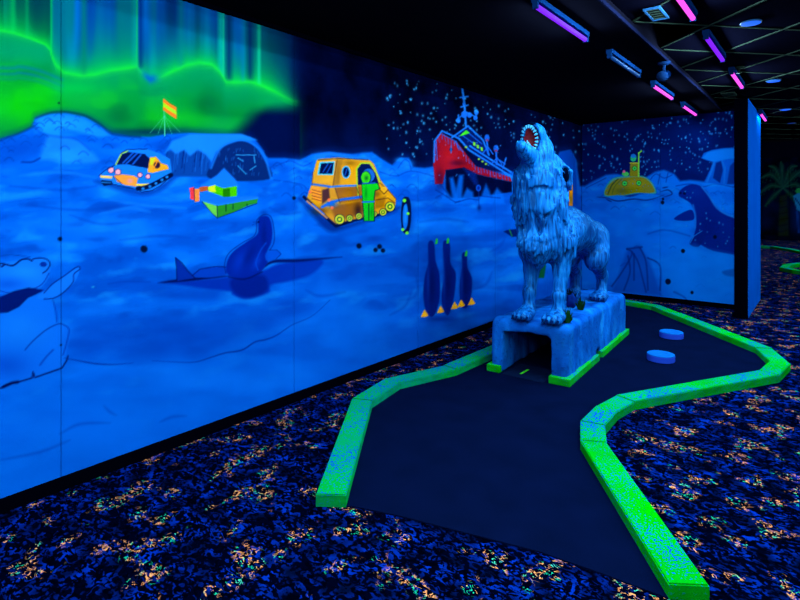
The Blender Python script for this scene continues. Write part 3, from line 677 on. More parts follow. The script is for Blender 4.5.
def paint_end():
    C = Canvas(560, 90, 760, 330, 4, (0, 9, 66))
    X = (C.x0 + (np.arange(C.w) + 0.5) / C.ss).astype(np.float32)[None, :] + np.zeros((C.h, 1), np.float32)
    Y = (C.y0 + (np.arange(C.h) + 0.5) / C.ss).astype(np.float32)[:, None] + np.zeros((1, C.w), np.float32)
    def lay(c, al): C.blend((slice(None), slice(None)), c, np.clip(al, 0, 1))
    lay((0, 22, 108), sstep(120, 185, Y) * .7)
    lay((0, 30, 120), sstep(.5, .8, vnoise(X / 22, Y / 14, 31)) * .45)
    C.blob(690, 135, 30, 14, (0, 28, 112), .5)
    hor = [(560, 188), (585, 186), (596, 180), (606, 175), (616, 174), (626, 176), (645, 178), (655, 172), (664, 170), (674, 174), (680, 181), (690, 180), (700, 181), (706, 182), (760, 184)]
    C.poly(hor + [(760, 340), (560, 340)], (0, 104, 242), 1, 2.5)
    C.stars(360, 576, 745, 100, 184, lambda x, y: y > np.interp(x, [p[0] for p in hor], [p[1] for p in hor]) - 2, .95, (90, 150, 255))
    n = vnoise(X / 26, Y / 8, 33) * .6 + vnoise(X / 9, Y / 5, 34) * .4
    below = sstep(184, 192, Y)
    lay((0, 82, 214), sstep(.5, .75, n) * .5 * below); lay((0, 122, 255), sstep(.5, .25, n) * .5 * below)
    lay((0, 114, 252), sstep(190, 240, Y) * .35)
    for x, y, rx, ry in ((612, 178, 8, 3), (662, 174, 7, 3), (600, 184, 8, 3)): C.blob(x, y, rx, ry, (20, 100, 225), .6)
    for q in ([(586, 188), (598, 182), (606, 178)], [(650, 180), (656, 174), (664, 178), (672, 175)], [(660, 174), (658, 184)], [(668, 173), (666, 182)], [(676, 186), (690, 184), (702, 187), (716, 184), (737, 188)]): C.stroke(q, .9, (0, 40, 140), .7, 1.2, True)
    R_ = np.random.default_rng(13)
    for k in range(120):
        x = R_.uniform(580, 740); y = 184 + abs(R_.normal(0, 12)) if k % 3 else R_.uniform(190, 295); w_ = R_.uniform(1.5, 5)
        if k % 2: C.blob(x, y, w_ * 1.4, w_ * .5, (24, 136, 255), R_.uniform(.2, .5))
        else: C.stroke([(x - w_, y + w_ * .3), (x, y - w_ * .3), (x + w_, y + w_ * .3)], R_.uniform(.5, 1.0), (0, 50, 160), R_.uniform(.25, .55), 1.3, True)
    # flat-topped iceberg on columns
    C.poly([(701, 158), (704, 153), (712, 150), (724, 148), (746, 147), (746, 186), (708, 183), (704, 182), (710, 170), (713, 162), (706, 160)], (0, 84, 214), 1, 1.2)
    C.poly([(702, 158), (708, 152), (724, 149), (746, 148), (746, 158), (728, 159), (714, 162)], (14, 116, 242), .9, 1.5)
    C.poly([(713, 178), (716, 163), (721, 161), (723, 170), (720, 183)], (0, 30, 120), .9, 1.2); C.poly([(727, 184), (730, 166), (735, 161), (738, 168), (737, 184)], (0, 34, 128), .8, 1.5)
    C.stroke([(707, 182), (712, 170), (714, 163)], 1.4, (40, 120, 240), .8, 1.5); C.stroke([(724, 183), (725, 168), (722, 161)], 1.4, (30, 110, 235), .8, 1.5)
    # submarine
    C.blob(632, 196, 28, 4, (0, 30, 120), .8)
    C.poly([(604, 195), (606, 186), (612, 179), (620, 176.5), (640, 175.5), (650, 180), (656, 190), (654, 194), (640, 193), (622, 196), (610, 197)], (60, 150, 150), 1, 1, True)
    C.poly([(605.4, 194.6), (608, 186), (615, 180), (624, 178), (640, 177), (649, 181.4), (654.5, 190.5), (650, 193), (636, 192.6), (620, 195.4)], (112, 124, 12), 1, 1, True)
    C.blob(635, 183, 10, 4, (150, 150, 20), .7); C.blob(622, 191, 8, 3, (70, 90, 10), .7)
    C.stroke([(608, 194), (612, 185), (618, 179)], 1.1, (40, 70, 20), .9, 1, True); C.stroke([(612, 194), (615, 186), (622, 179)], .8, (60, 90, 20), .8, 1, True)
    C.poly([(629.6, 176.5), (630.3, 163), (638.5, 163), (639.4, 176.5)], (116, 126, 14)); C.stroke([(630, 163), (639, 163)], 1, (180, 200, 40))
    C.disc(633.4, 158, 3, 3.6, (30, 190, 130)); C.disc(633.4, 156, 2.6, 2, (40, 120, 230)); C.disc(625.5, 174, 3.6, 2.2, (60, 190, 90)); C.disc(624, 171.5, 1.4, 1.4, (200, 90, 150))
    C.stroke([(638.6, 176), (638.8, 153), (641.4, 151)], 1.5, (110, 210, 60))
    for x, y, r in ((624.7, 183.4, 2.3), (638.8, 183, 2.2), (634.6, 168.4, 2.1)): C.disc(x, y, r + .5, r + .5, (20, 70, 30)); C.disc(x, y, r, r, (60, 220, 70)); C.disc(x, y, r * .45, r * .45, (0, 130, 70))
    C.stars(24, 606, 654, 178, 194, None, .6, (60, 120, 200))
    C.poly([(606, 198), (618, 195), (630, 197), (642, 194), (654, 194), (662, 197), (650, 199), (632, 201), (616, 202)], (10, 116, 246), .9, 1.5, True)
    for q in ([(597, 197), (607, 198), (618, 201), (634, 199), (648, 200), (664, 195)], [(660, 192), (668, 190), (672, 194), (664, 197)], [(662, 188), (668, 187)], [(606, 199), (612, 202)]): C.stroke(q, 1.3, (0, 24, 104), .85, 1.2, True, True)
    # seal with snow on it
    C.poly([(680, 190.5), (688.4, 185), (698, 185), (707, 192), (715, 205), (727, 215), (750, 223), (750, 253), (718, 252), (701, 245), (694, 239), (696, 226), (695, 214), (691, 204), (684, 199), (679, 196)], (0, 30, 138), 1, 1.2, True)
    C.blob(708, 226, 10, 14, (0, 20, 116), .7); C.blob(696, 192, 8, 5, (0, 42, 160), .5)
    C.poly([(674, 219), (682, 213), (692, 210), (694, 219), (684, 221)], (0, 32, 140), 1, 1, True); C.poly([(689.5, 244), (694, 236), (702, 231.5), (707, 233), (703, 241), (698, 247)], (0, 26, 124), 1, 1, True)
    C.stroke([(690, 243), (694, 236), (702, 231)], .9, (40, 120, 240), .8); C.stroke([(693, 205), (695.4, 216), (695, 228)], 1.6, (30, 108, 235), .8, 1.5, True); C.stroke([(702, 187), (709, 196), (717, 208), (728, 215), (745, 220)], 1.7, (40, 116, 238), .85, 1.5, True)
    C.disc(684.5, 193.5, 1.5, 1.3, (0, 8, 60)); C.disc(680.5, 193, 1.3, 1.1, (0, 10, 66)); C.stars(26, 684, 735, 190, 248, None, .85, (80, 140, 250))
    C.poly([(722, 272), (730, 269.5), (745, 268), (745, 276), (728, 276)], (0, 22, 100), .9, 2, True)
    # ice block sketch lines
    C.poly([(612, 292), (628, 248), (640, 246), (650, 262), (662, 296)], (0, 60, 178), .6, 4)
    for q in ([(627, 249), (632, 254), (622, 272), (612, 286)], [(632, 252), (638, 262), (643, 280), (646, 292)], [(640, 248), (646, 262), (648, 290)], [(627, 249), (642, 247)], [(628, 256), (630, 272), (624, 290)], [(648, 258), (660, 266), (660, 290)], [(634, 254), (634, 280)]): C.stroke(q, 1.5, (0, 36, 128), .75, 1.6, True)
    C.poly([(660, 262), (690, 246), (705, 250), (746, 262), (746, 300), (680, 300)], (6, 124, 255), .6, 8, True); C.stroke([(648, 234), (665, 230), (690, 236)], 1.2, (0, 54, 164), .6, 2, True); C.stroke([(674, 292), (684, 297), (690, 305)], 1.2, (0, 40, 140), .6, 2, True)
    for x, y, r in ((683, 251, 2), (668, 281.6, 2.8), (692, 292.5, 1.6), (715, 237, 1.8), (662.5, 202.5, 1.8), (663, 199, 1.2)): C.disc(x, y, r, r * 1.05, (2, 8, 34), .95, 1)
    return C

def to_lin(a):
    a = np.clip(a, 0, 255) / 255.0
    blue = (a[:, 2] > 1.8 * a[:, 0]) & (a[:, 2] > a[:, 1])
    a[:, 0] = np.where(blue, a[:, 0] * 0.4, a[:, 0])
    l = np.where(a <= 0.04045, a / 12.92, ((a + 0.055) / 1.055) ** 2.4)
    return np.clip(l * ALB / np.array(LAMP_COL), 0, 0.95)

def panel_mesh(name, u0, u1, z0, z1, du, dz, put, canvas, thick, face_sign):
    """flat painted board: fine grid front, returned rim; put(u, z, depth) -> xyz arrays"""
    nu = max(2, int((u1 - u0) / du)); nz = max(2, int((z1 - z0) / dz))
    u = np.linspace(u0, u1, nu + 1); z = np.linspace(z0, z1, nz + 1)
    U, Zz = np.meshgrid(u, z, indexing='ij')
    P = put(U.ravel(), Zz.ravel(), 0.0)
    px, py = proj(P[:, 0], P[:, 1], P[:, 2])
    colr = to_lin(canvas.sample(px, py))
    i, j = np.meshgrid(np.arange(nu), np.arange(nz), indexing='ij')
    a = (i * (nz + 1) + j).ravel()
    q = np.stack([a, a + nz + 1, a + nz + 2, a + 1], 1)
    rim = np.concatenate([np.arange(nu + 1) * (nz + 1), nu * (nz + 1) + np.arange(1, nz + 1), (np.arange(nu)[::-1]) * (nz + 1) + nz, np.arange(1, nz)[::-1]])
    B = put(U.ravel()[rim], Zz.ravel()[rim], thick)
    n0 = len(P); m = len(rim); r2 = np.roll(rim, -1); k = np.arange(m)
    side = np.stack([rim, n0 + k, n0 + (k + 1) % m, r2], 1)
    if face_sign < 0: q = q[:, ::-1]; side = side[:, ::-1]
    V = np.concatenate([P, B]); Q = np.concatenate([q, side])
    cc = np.concatenate([colr, np.tile(np.array([[0.0, 0.004, 0.04]]), (m, 1))])
    me = bpy.data.meshes.new(name)
    me.vertices.add(len(V)); me.vertices.foreach_set('co', V.astype(np.float32).ravel())
    me.loops.add(Q.size); me.loops.foreach_set('vertex_index', Q.astype(np.int32).ravel())
    me.polygons.add(len(Q)); me.polygons.foreach_set('loop_start', np.arange(0, Q.size, 4, dtype=np.int32))
    me.update(calc_edges=True)
    at = me.color_attributes.new('Col', 'FLOAT_COLOR', 'POINT')
    at.data.foreach_set('color', np.concatenate([cc, np.ones((len(cc), 1))], 1).astype(np.float32).ravel())
    return me

# ------------------------------------------------------------------ the room
def struct(name, bm, mat, label=None, parent=None):
    o = obj(name, bm, mat, parent)
    if parent is None: tag(o, label, None, None, 'structure')
    return o
X1, Y0, Y1 = 7.5, -4.0, 24.6
bm = bmesh.new(); box(bm, XW - 6, X1, Y0, Y1, -0.1, 0.0)
struct('floor', bm, M['carpet'], 'dark navy carpet with orange, teal and blue flecks')

CL = paint_left()
bm = bmesh.new(); box(bm, XW - 0.15, XW - 0.014, Y0, YE + 0.15, 0, 2.9)
wl = struct('wall_left', bm, M['wall_dark'], 'long wall of boards painted with an arctic mural')
s0, s1 = on_x(61, 300, XW).y, on_x(294, 300, XW).y
pw = s1 - s0
put_l = lambda u, z, d: np.stack([np.full_like(u, XW - d), u, z], 1)
G = 0.0013
ys = [Y0 + 0.05] + [s0 + k * pw for k in range(-1, 6)]
ys = [y for y in ys if y < YE - 0.3] + [YE - 0.001]
for a, b in zip(ys, ys[1:]):
    m_ = (a + b) / 2
    du, dz = (0.02, 0.02) if b < 0 else (0.006, 0.0055) if m_ < 2.6 else (0.009, 0.0065) if m_ < 4.2 else (0.015, 0.008)
    me = panel_mesh('mural_panel', a + G, b - G, 0.0, WTOP, du, dz, put_l, CL, 0.012, 1)
    link_mesh('mural_panel', me, M['mural'], wl)
del CL
CE = paint_end()
XP0, XP1, YP0, YP1 = -0.865, -0.725, 7.75, 9.48
bm = bmesh.new(); box(bm, XW, XP0 + 0.05, YE + 0.014, YE + 0.15, 0, 2.9)
wb = struct('wall_back', bm, M['wall_dark'], 'short end wall of boards painted with snow, submarine and seal')
put_e = lambda u, z, d: np.stack([u, np.full_like(u, YE + d), z], 1)
sx = on_y(660, 250, YE).x
for a, b in ((XW + 0.001, sx), (sx, XP0 + 0.004)):
    me = panel_mesh('mural_panel', a + G, b - G, 0.0, WTOP, 0.007, 0.0075, put_e, CE, 0.012, 1)
    link_mesh('mural_panel', me, M['mural'], wb)
del CE
# boards above the mural, baseboards, top trim
bm = bmesh.new(); box(bm, XW, XW + 0.014, Y0, YE, 0.0, 0.068, 0.003)
struct('baseboard_left', bm, M['black'], 'low black baseboard under the long mural')
bm = bmesh.new(); box(bm, XW + 0.014, XP0, YE - 0.014, YE, 0.0, 0.068, 0.003)
struct('baseboard_back', bm, M['black'], 'low black baseboard under the submarine mural')
bm = bmesh.new(); box(bm, XW, XW + 0.02, Y0, YE, WTOP - 0.03, WTOP - 0.001, 0.003)
struct('trim_1', bm, M['black'], 'thin black strip along the top of the long mural')
bm = bmesh.new(); box(bm, XW + 0.02, XP0, YE - 0.012, YE, WTOP - 0.012, WTOP - 0.001)
struct('trim_2', bm, M['black'], 'thin black strip along the top of the submarine mural')

# post that ends the submarine wall
po = empty('wall_post', ((XP0 + XP1) / 2, (YP0 + YP1) / 2, 0)); L0 = Vector(po.location)
def local(bm, o):
    bmesh.ops.translate(bm, verts=bm.verts, vec=-Vector(o.location)); return bm
bm = bmesh.new(); box(bm, XP0 + 0.012, XP1, YP0 + 0.012, YP1, 0, CEIL - 0.004)
obj('post_body', local(bm, po), M['post'], po)
bm = bmesh.new(); box(bm, XP0, XP1 + 0.004, YP0, YP0 + 0.012, 0, CEIL - 0.004); box(bm, XP0, XP0 + 0.012, YP0 + 0.012, YE - 0.014, 0, CEIL - 0.004)
obj('front_casing', local(bm, po), M['black'], po)
bm = bmesh.new(); box(bm, XP0 - 0.02, XP1 + 0.006, YP0 - 0.014, YP0, 0, 0.07)
obj('kick_plate', local(bm, po), M['black'], po)
tag(po, 'blue painted post with black front casing at the end of the submarine mural', 'post')

# far side of the room
FAR = Y1
def far_canvas():
    C = Canvas(735, 120, 860, 260, 4, (1, 4, 14))
    C.blob(770, 205, 14, 12, (4, 18, 66), .9); C.blob(800, 212, 12, 20, (6, 40, 130), .8); C.blob(765, 222, 8, 8, (4, 30, 110), .6)
    C.poly([(778, 236), (779.5, 196), (787, 194), (789, 236)], (22, 40, 26), 1, 2)
    for k in range(7): C.stroke([(779, 232 - 6 * k), (788.5, 230 - 6 * k)], .8, (8, 18, 14), .8)
    top = (783, 188)
    for dx, dy, b in ((-22, -10, -14), (-24, 6, -12), (-14, -22, -10), (-2, -26, -6), (14, -22, -12), (24, -10, -16), (26, 6, -14), (-18, 18, -6), (18, 20, -8), (36, -16, -14)):
        q = [top, (top[0] + dx * .5, top[1] + dy * .6 + b * .5), (top[0] + dx, top[1] + dy)]
        C.stroke(q, 5.5, (10, 58, 52), .9, 1.6, True, True); C.stroke(q, 1.0, (30, 96, 80), .9, 1, True)
        for t in (.3, .5, .7, .85):
            x, y = top[0] + dx * t, top[1] + dy * t + b * (1 - abs(2 * t - 1)) * .5
            C.stroke([(x, y), (x + dx * .1, y + 6)], .7, (16, 74, 66), .8)
    C.disc(799, 191, 3.5, 3, (30, 160, 90)); C.poly([(793, 196), (798, 193), (806, 194), (806, 214), (797, 210)], (60, 140, 230), 1, 1); C.stroke([(795, 198), (801, 206)], 1.2, (10, 40, 120)); C.stroke([(797, 212), (799, 232)], 2.5, (20, 70, 190), .9)
    C.blob(800, 225, 8, 8, (6, 36, 120), .7)
    return C
CF = far_canvas()
bm = bmesh.new(); box(bm, XW - 6, X1, FAR + 0.02, FAR + 0.2, 0, 4.2)
wf = struct('wall_far', bm, M['wall_dark'], 'far dark wall with a dim palm tree mural')
put_f = lambda u, z, d: np.stack([u, np.full_like(u, FAR + d), z], 1)
for a, b in ((-4.2, -1.0), (-1.0, 2.2)):
    me = panel_mesh('palm_mural_panel', a + .003, b - .003, 0.0, 3.1, .04, .03, put_f, CF, .018, 1)
    link_mesh('palm_mural_panel', me, M['mural'], wf)
bm = bmesh.new(); box(bm, X1, X1 + 0.15, Y0, FAR, 0, 4.2); struct('wall_right', bm, M['wall_dark'], 'plain dark wall on the far right')
bm = bmesh.new(); box(bm, XW - 6, X1, Y0 - 0.15, Y0, 0, 4.2); struct('wall_front', bm, M['wall_dark'], 'plain dark wall opposite the submarine mural')
bm = bmesh.new(); box(bm, XW - 6.15, XW - 6, YE, FAR, 0, 4.2); struct('wall_side', bm, M['wall_dark'], 'plain dark side wall behind the mural room')

# soffit over the mural, bulkhead edge
bm = bmesh.new(); box(bm, XW - 0.15, SOFX, Y0, YE + 0.15, WTOP, 2.9)
struct('ceiling_soffit', bm, M['soffit'], 'lowered black soffit above the mural')
bm = bmesh.new(); box(bm, SOFX, SOFX + 0.012, Y0, YE, WTOP - 0.006, WTOP + 0.02)
struct('trim_3', bm, simple('corner_bead', (10, 20, 52), .8, 0.0), 'thin corner bead along the soffit edge')
# drop ceiling: diagonal grid of tiles in metal bars
YB = 13.6
bm = bmesh.new(); box(bm, XW - 6, X1, Y0, YB, CEIL + 0.16, CEIL + 0.2); 
ce = struct('ceiling', bm, M['black'], 'dark tile ceiling hung on a diagonal metal grid')
bm = bmesh.new(); box(bm, XW - 6, X1, YB, FAR, 4.1, 4.2); struct('ceiling_far', bm, M['black'], 'high black ceiling of the far area')
bm = bmesh.new(); box(bm, XW - 6, X1, YB, YB + 0.05, CEIL - 0.03, 4.1); struct('trim_4', bm, M['soffit'], 'dark bulkhead where the tile ceiling ends')
GA = YAW + math.radians(8.0)        # grid direction in the room
TS = 0.61
ga, gb = Vector((-math.sin(GA), math.cos(GA))), Vector((math.cos(GA), math.sin(GA)))
bm = bmesh.new(); g_ = 0.006; box(bm, -TS / 2 + g_, TS / 2 - g_, -TS / 2 + g_, TS / 2 - g_, 0.0, 0.015)
tile_me = bpy.data.meshes.new('ceiling_tile'); bmesh.ops.recalc_face_normals(bm, faces=bm.faces); bm.to_mesh(tile_me); bm.free(); tile_me.materials.append(M['tile'])
miss = on_z(676, 31, CEIL)
cands = []
for i in range(-30, 31):
    for j in range(-30, 31):
        c = ga * ((i + .5) * TS) + gb * ((j + .5) * TS) + Vector((SOFX, 4.0))
        if c.x < SOFX - 0.1 or c.x > X1 - .4 or c.y > YB - .45 or c.y < Y0 + .4: continue
        if (c - Vector((miss.x, miss.y))).length < 0.34: continue
        if c.y > YE - 0.5 and c.x < XP1 + 0.45 and c.y < YE + 0.6: pass
        Z = CY_ * c.y - SY_ * c.x
        vis = Z > 0.5 and -300 < proj(c.x, c.y, CEIL)[0] < 1100 and proj(c.x, c.y, CEIL)[1] > -420
        cands.append((0 if vis else 1, Z, c))
cands.sort(key=lambda q: (q[0], q[1]))
rest = bmesh.new()
for k, (vis, Z, c) in enumerate(cands):
    if vis == 0 and k < 290:
        o = link_mesh('ceiling_tile', tile_me, None, ce)
        o.location = (c.x, c.y, CEIL + 0.008); o.rotation_euler = (0, 0, GA)
    else:
        q = [c + ga * (sx_ * (TS / 2 - g_)) + gb * (sy_ * (TS / 2 - g_)) for sx_, sy_ in ((-1, -1), (1, -1), (1, 1), (-1, 1))]
        prism(rest, [(p.x, p.y) for p in q], CEIL + 0.008, CEIL + 0.023)
r_ = obj('ceiling_tile_remainder', rest, M['tile'], ce); r_['kind'] = 'stuff'
def bar_clip(p, d):
    """clip an infinite line to the tile ceiling rectangle"""
    lo, hi = -60.0, 60.0
    for k, (a, b) in enumerate(((SOFX + 0.014, X1 - .02), (Y0 + .02, YB - .02))):
        if abs(d[k]) < 1e-6: continue
        t1, t2 = (a - p[k]) / d[k], (b - p[k]) / d[k]
        lo, hi = max(lo, min(t1, t2)), min(hi, max(t1, t2))
    return (lo, hi) if hi - lo > 0.3 else None
for dvec, nvec, w, dz in ((ga, gb, .008, 0.0), (gb, ga, .007, 0.001)):
    for i in range(-30, 31):
        p = nvec * (i * TS) + Vector((SOFX, 4.0)); r = bar_clip(p, dvec)
        if r is None: continue
        a, b = p + dvec * r[0], p + dvec * r[1]
        # leave out bars which run only over the space behind the end wall
        bm = bmesh.new()
        q = [a - nvec * w, b - nvec * w, b + nvec * w, a + nvec * w]
        prism(bm, [(v.x, v.y) for v in q], CEIL + dz, CEIL + 0.007)
        obj('ceiling_grid_bar', bm, M['tbar'], ce)

# ------------------------------------------------------------------ fixtures
def area_light(name, loc, sx, sy, w, parent, rot=(0, 0, 0)):
    d = bpy.data.lights.new(name, 'AREA'); d.shape = 'RECTANGLE'; d.size = sx; d.size_y = sy
    d.energy = w; d.color = LAMP_COL
    o = bpy.data.objects.new(name, d); col.objects.link(o); o.parent = parent; o.location = loc; o.rotation_euler = rot
    return o
def fixture(x, y, z, length, mode, label, group=None, watts=LAMP_W, rz=0.0):
    t = empty('blacklight_fixture', (x, y, z), rz)
    bm = bmesh.new(); L = length / 2
    box(bm, -.026, .026, -L, L, -.034, 0, .005); obj('housing', bm, M['housing'], t)
    bm = bmesh.new(); tube(bm, (0, -L + .02, -.054), (0, L - .02, -.054), .016, 14)
    mt = {'violet': M['tube_violet'], 'pink': M['tube_pink'], 'off': M['tube_off']}[mode]
    obj('tube', bm, mt, t, True)
    for s in (-1, 1):
        bm = bmesh.new(); box(bm, -.018, .018, min(s * L, s * (L - .02)), max(s * L, s * (L - .02)), -.072, -.03, .003); obj('lamp_holder', bm, M['housing'], t)
    if mode != 'off':                      # a tube shines all round: two strips, one to each side
        for s in (-1, 1): area_light('tube_light', (s * .006, 0, -.074), .012, length - .08, watts / 2, t, (0, s * math.radians(-46), 0))
    tag(t, label, 'light', group)
    return t
FX = on_z(564, 23, WTOP - .04).x
def sof_y(px, py): return on_z(px, py, WTOP).y
S_LAB = {0: 'lit violet blacklight tube on the soffit next to the unlit fixture', 1: 'unlit blacklight tube fixture on the soffit between glowing ones', 2: 'pink glowing blacklight tube on the soffit beside the security camera', 3: 'pink blacklight tube on the soffit closest to the submarine mural'}
ysf = [on_x(px, 0, FX).y for px in (563, 625, 663, 689.5)]
for k, (y, mode) in enumerate(zip(ysf, ('violet', 'off', 'pink', 'pink'))):
    fixture(FX, y, WTOP, 0.88, mode, S_LAB[k], 'blacklight fixtures on the soffit', 16.0 if k == 3 else SOFFIT_W)
for k in range(1, 5):
    fixture(FX, ysf[0] - 1.36 * k, WTOP, 0.88, 'violet', 'violet blacklight tube on the soffit above the aurora end of the mural', 'blacklight fixtures on the soffit', SOFFIT_W)
BX = on_z(715, 49, CEIL - .05).x
B = [((680, 5), 'pink', 'bright pink blacklight tube on the tile ceiling beside the air register'), ((715, 49), 'violet', 'violet blacklight tube on the tile ceiling, between two pink ones'), ((737, 78.5), 'pink', 'pink blacklight tube on the tile ceiling beside the sprinkler head'), ((763, 114), 'pink', 'small pink blacklight tube on the tile ceiling beyond the blue post')]
for (p, mode, lab) in B:
    c = on_x(p[0], 0, BX)
    fixture(BX, c.y, CEIL, 0.86, mode, lab, 'blacklight fixtures on the tile ceiling', 6.0 if p[0] == 763 else LAMP_W)
yB = on_x(684, 0, BX).y
for k in range(1, 5):
    fixture(BX, yB - 1.9 * k, CEIL, 1.0, 'violet', 'violet blacklight tube on the tile ceiling back from the air register', 'blacklight fixtures on the tile ceiling')
for x in (2.2, 4.6):
    for y in (-2.0, 1.2, 4.4, 7.6, 10.8):
        fixture(x, y, CEIL, 1.0, 'violet', 'added unseen violet blacklight tube over the open carpet away from the mural', 'added blacklight fixtures over the open carpet', 130.0 if y > 6 and x < 3 else LAMP_W)  # unseen rows added to even the mural light and brighten the post
for y in (14.6, 17.8, 21.0):
    fixture(1.2, y, 4.1, 1.2, 'violet', 'added unseen violet blacklight tube under the high black ceiling by the palm mural', 'added blacklight fixtures by the palm mural', 150.0)  # added out of view so the palm mural and far curbs get light

def downlight(px, py, glow, lab, d=.165):
    c = on_z(px, py, CEIL - .004)
    t = empty('recessed_downlight', (c.x, c.y, CEIL - .004))
    bm = bmesh.new(); lathe(bm, [(d * .47, 0), (d * .47, -.003), (d * .51, -.004), (d * .53, -.001), (d * .53, .006), (d * .47, .006), (d * .47, 0)], (0, 0, 0), 28); obj('trim_ring', bm, M['register'] if glow else M['tile'], t, True)
    bm = bmesh.new(); lathe(bm, [(0, -.009), (d * .3, -.009), (d * .465, -.005), (d * .465, .004), (0, .004)], (0, 0, 0), 28); obj('lens', bm, M['disc_glow'] if glow else M['disc_dim'], t, True)
    tag(t, lab, 'light', 'recessed downlights')
downlight(751, 23, True, 'large glowing blue recessed downlight beside the violet tube', .128)
downlight(773.5, 81, True, 'glowing blue recessed downlight ahead of the far bulkhead', .128)
downlight(785.5, 109.5, True, 'glowing blue recessed downlight closest to the far bulkhead', .128)
downlight(791.5, 123, False, 'dim recessed downlight close to the far bulkhead', .125)

def register(px, py, w, l, z, lab, mat):
    c = on_z(px, py, z)
    t = empty('air_register', (c.x, c.y, z))
    bm = bmesh.new(); f = .012
    for a in ((-w / 2, w / 2, -l / 2, -l / 2 + f), (-w / 2, w / 2, l / 2 - f, l / 2), (-w / 2, -w / 2 + f, -l / 2 + f, l / 2 - f), (w / 2 - f, w / 2, -l / 2 + f, l / 2 - f)): box(bm, *a, -.012, 0)
    obj('frame', bm, mat, t)
    bm = bmesh.new(); box(bm, -w / 2 + f, w / 2 - f, -l / 2 + f, l / 2 - f, -.003, -.001); obj('duct_opening', bm, M['black'], t)
    n = 5
    for k in range(n):
        bm = bmesh.new(); y = -l / 2 + f + (l - 2 * f) * (k + .5) / n; box(bm, -w / 2 + f, w / 2 - f, y - .005, y + .005, -.010, -.004); obj('louver', bm, M['tbar'], t)
    tag(t, lab, 'vent')
register(656.3, 13, .105, .27, CEIL - .002, 'pale blue louvered air register on the tile ceiling by the soffit', M['register'])
register(729, 94, .14, .25, CEIL - .002, 'dim grey air register on the tile ceiling by the blue post', M['tbar'])

M['cam_body'] = simple('camera_plastic', (8, 40, 90), .6, 0.0)
# security camera near the soffit edge
c = on_z(664, 62, WTOP)
sc = empty('security_camera', (c.x, c.y, WTOP))
bm = bmesh.new(); lathe(bm, [(0, 0), (.05, 0), (.05, -.02), (.03, -.03), (0, -.03)], (0, 0, 0), 24); obj('mount', bm, M['cam_body'], sc, True)
bm = bmesh.new(); tube(bm, (0, 0, -.025), (0, -.01, -.085), .014); obj('bracket', bm, M['cam_body'], sc, True)
bm = bmesh.new(); tube(bm, (0, .07, -.10), (0, -.06, -.135), .042, 20); ob = obj('camera_body', bm, M['dark_detail'], sc, True)
bm = bmesh.new(); tube(bm, (0, -.055, -.134), (0, -.085, -.142), .046, 20, .043); obj('sun_hood', bm, M['cam_body'], sc, True)
tag(sc, 'small security camera hanging at the soffit edge', 'camera')
# sprinkler head
c = on_z(739, 67, CEIL)
sp = empty('sprinkler_head', (c.x, c.y, CEIL - .001))
bm = bmesh.new(); lathe(bm, [(0, 0), (.045, 0), (.04, -.012), (.012, -.016), (0, -.016)], (0, 0, 0), 20); obj('escutcheon', bm, M['tbar'], sp, True)
bm = bmesh.new(); lathe(bm, [(0, -.014), (.012, -.014), (.01, -.05), (.024, -.054), (.024, -.058), (0, -.058)], (0, 0, 0), 16); obj('deflector', bm, M['tbar'], sp, True)
tag(sp, 'small grey sprinkler head beside the pink ceiling tube', 'sprinkler')

# ------------------------------------------------------------------ golf hole: felt and curb boards
CW, CH = 0.145, 0.06
top_px = [(331, 494.5), (362, 399.5), (393, 380), (450, 367), (489, 350.5)]
path = [on_z(x, y, CH) for x, y in top_px]
xl = path[-1].x
q_px = [(656, 305.5), (675, 313), (764, 348), (780, 362), (769, 372.5), (625, 398), (607, 408), (592.5, 423), (593.5, 441), (689, 584)]
qs = [on_z(x, y, CH) for x, y in q_px]
back = on_z(620, 299.5, CH)
path += [Vector((xl, 5.9, CH)), Vector((xl, back.y - 0.28, CH)), Vector((xl + 0.22, back.y, CH))]
path += qs
def miter(P, w):
    out = []
    n = len(P)
    for i in range(n):
        if i == 0: d = (P[1] - P[0]).to_2d().normalized(); nn = Vector((-d.y, d.x)); out.append((P[0].to_2d() + nn * w, P[0].to_2d() - nn * w)); continue
        if i == n - 1: d = (P[-1] - P[-2]).to_2d().normalized(); nn = Vector((-d.y, d.x)); out.append((P[-1].to_2d() + nn * w, P[-1].to_2d() - nn * w)); continue
        a = (P[i] - P[i - 1]).to_2d().normalized(); b = (P[i + 1] - P[i]).to_2d().normalized()
        na = Vector((-a.y, a.x)); nb = Vector((-b.y, b.x)); m = (na + nb).normalized()
        k = w / max(.5, m.dot(na)); out.append((P[i].to_2d() + m * k, P[i].to_2d() - m * k))
    return out
def curb_border(P, w, h, mats, label, group=None, z0=0.0):
    root = empty('hole_border', (P[0].x, P[0].y, 0))
    E = miter(P, w / 2); off = P[0].to_2d()
    for i in range(len(P) - 1):
        (l0, r0), (l1, r1) = E[i], E[i + 1]
        d = (P[i + 1] - P[i]).to_2d().normalized() * 0.0012
        bm = bmesh.new()
        hh = h + 0.003 * math.sin(i * 2.3)
        prism(bm, [tuple(v) for v in (l0 + d - off, r0 + d - off, r1 - d - off, l1 - d - off)], z0, hh)
        bmesh.ops.bevel(bm, geom=[e for e in bm.edges if all(abs(v.co.z - hh) < 1e-5 for v in e.verts)], offset=.005, segments=2, affect='EDGES')
        obj('curb_board', bm, mats(i), root)
    tag(root, label, 'golf border', group)
    return root, E
hb, E = curb_border(path, CW, CH, lambda i: M['curb_blue_lit'] if i < 7 else M['curb'], 'worn green wooden border of the hole around the wolf statue')
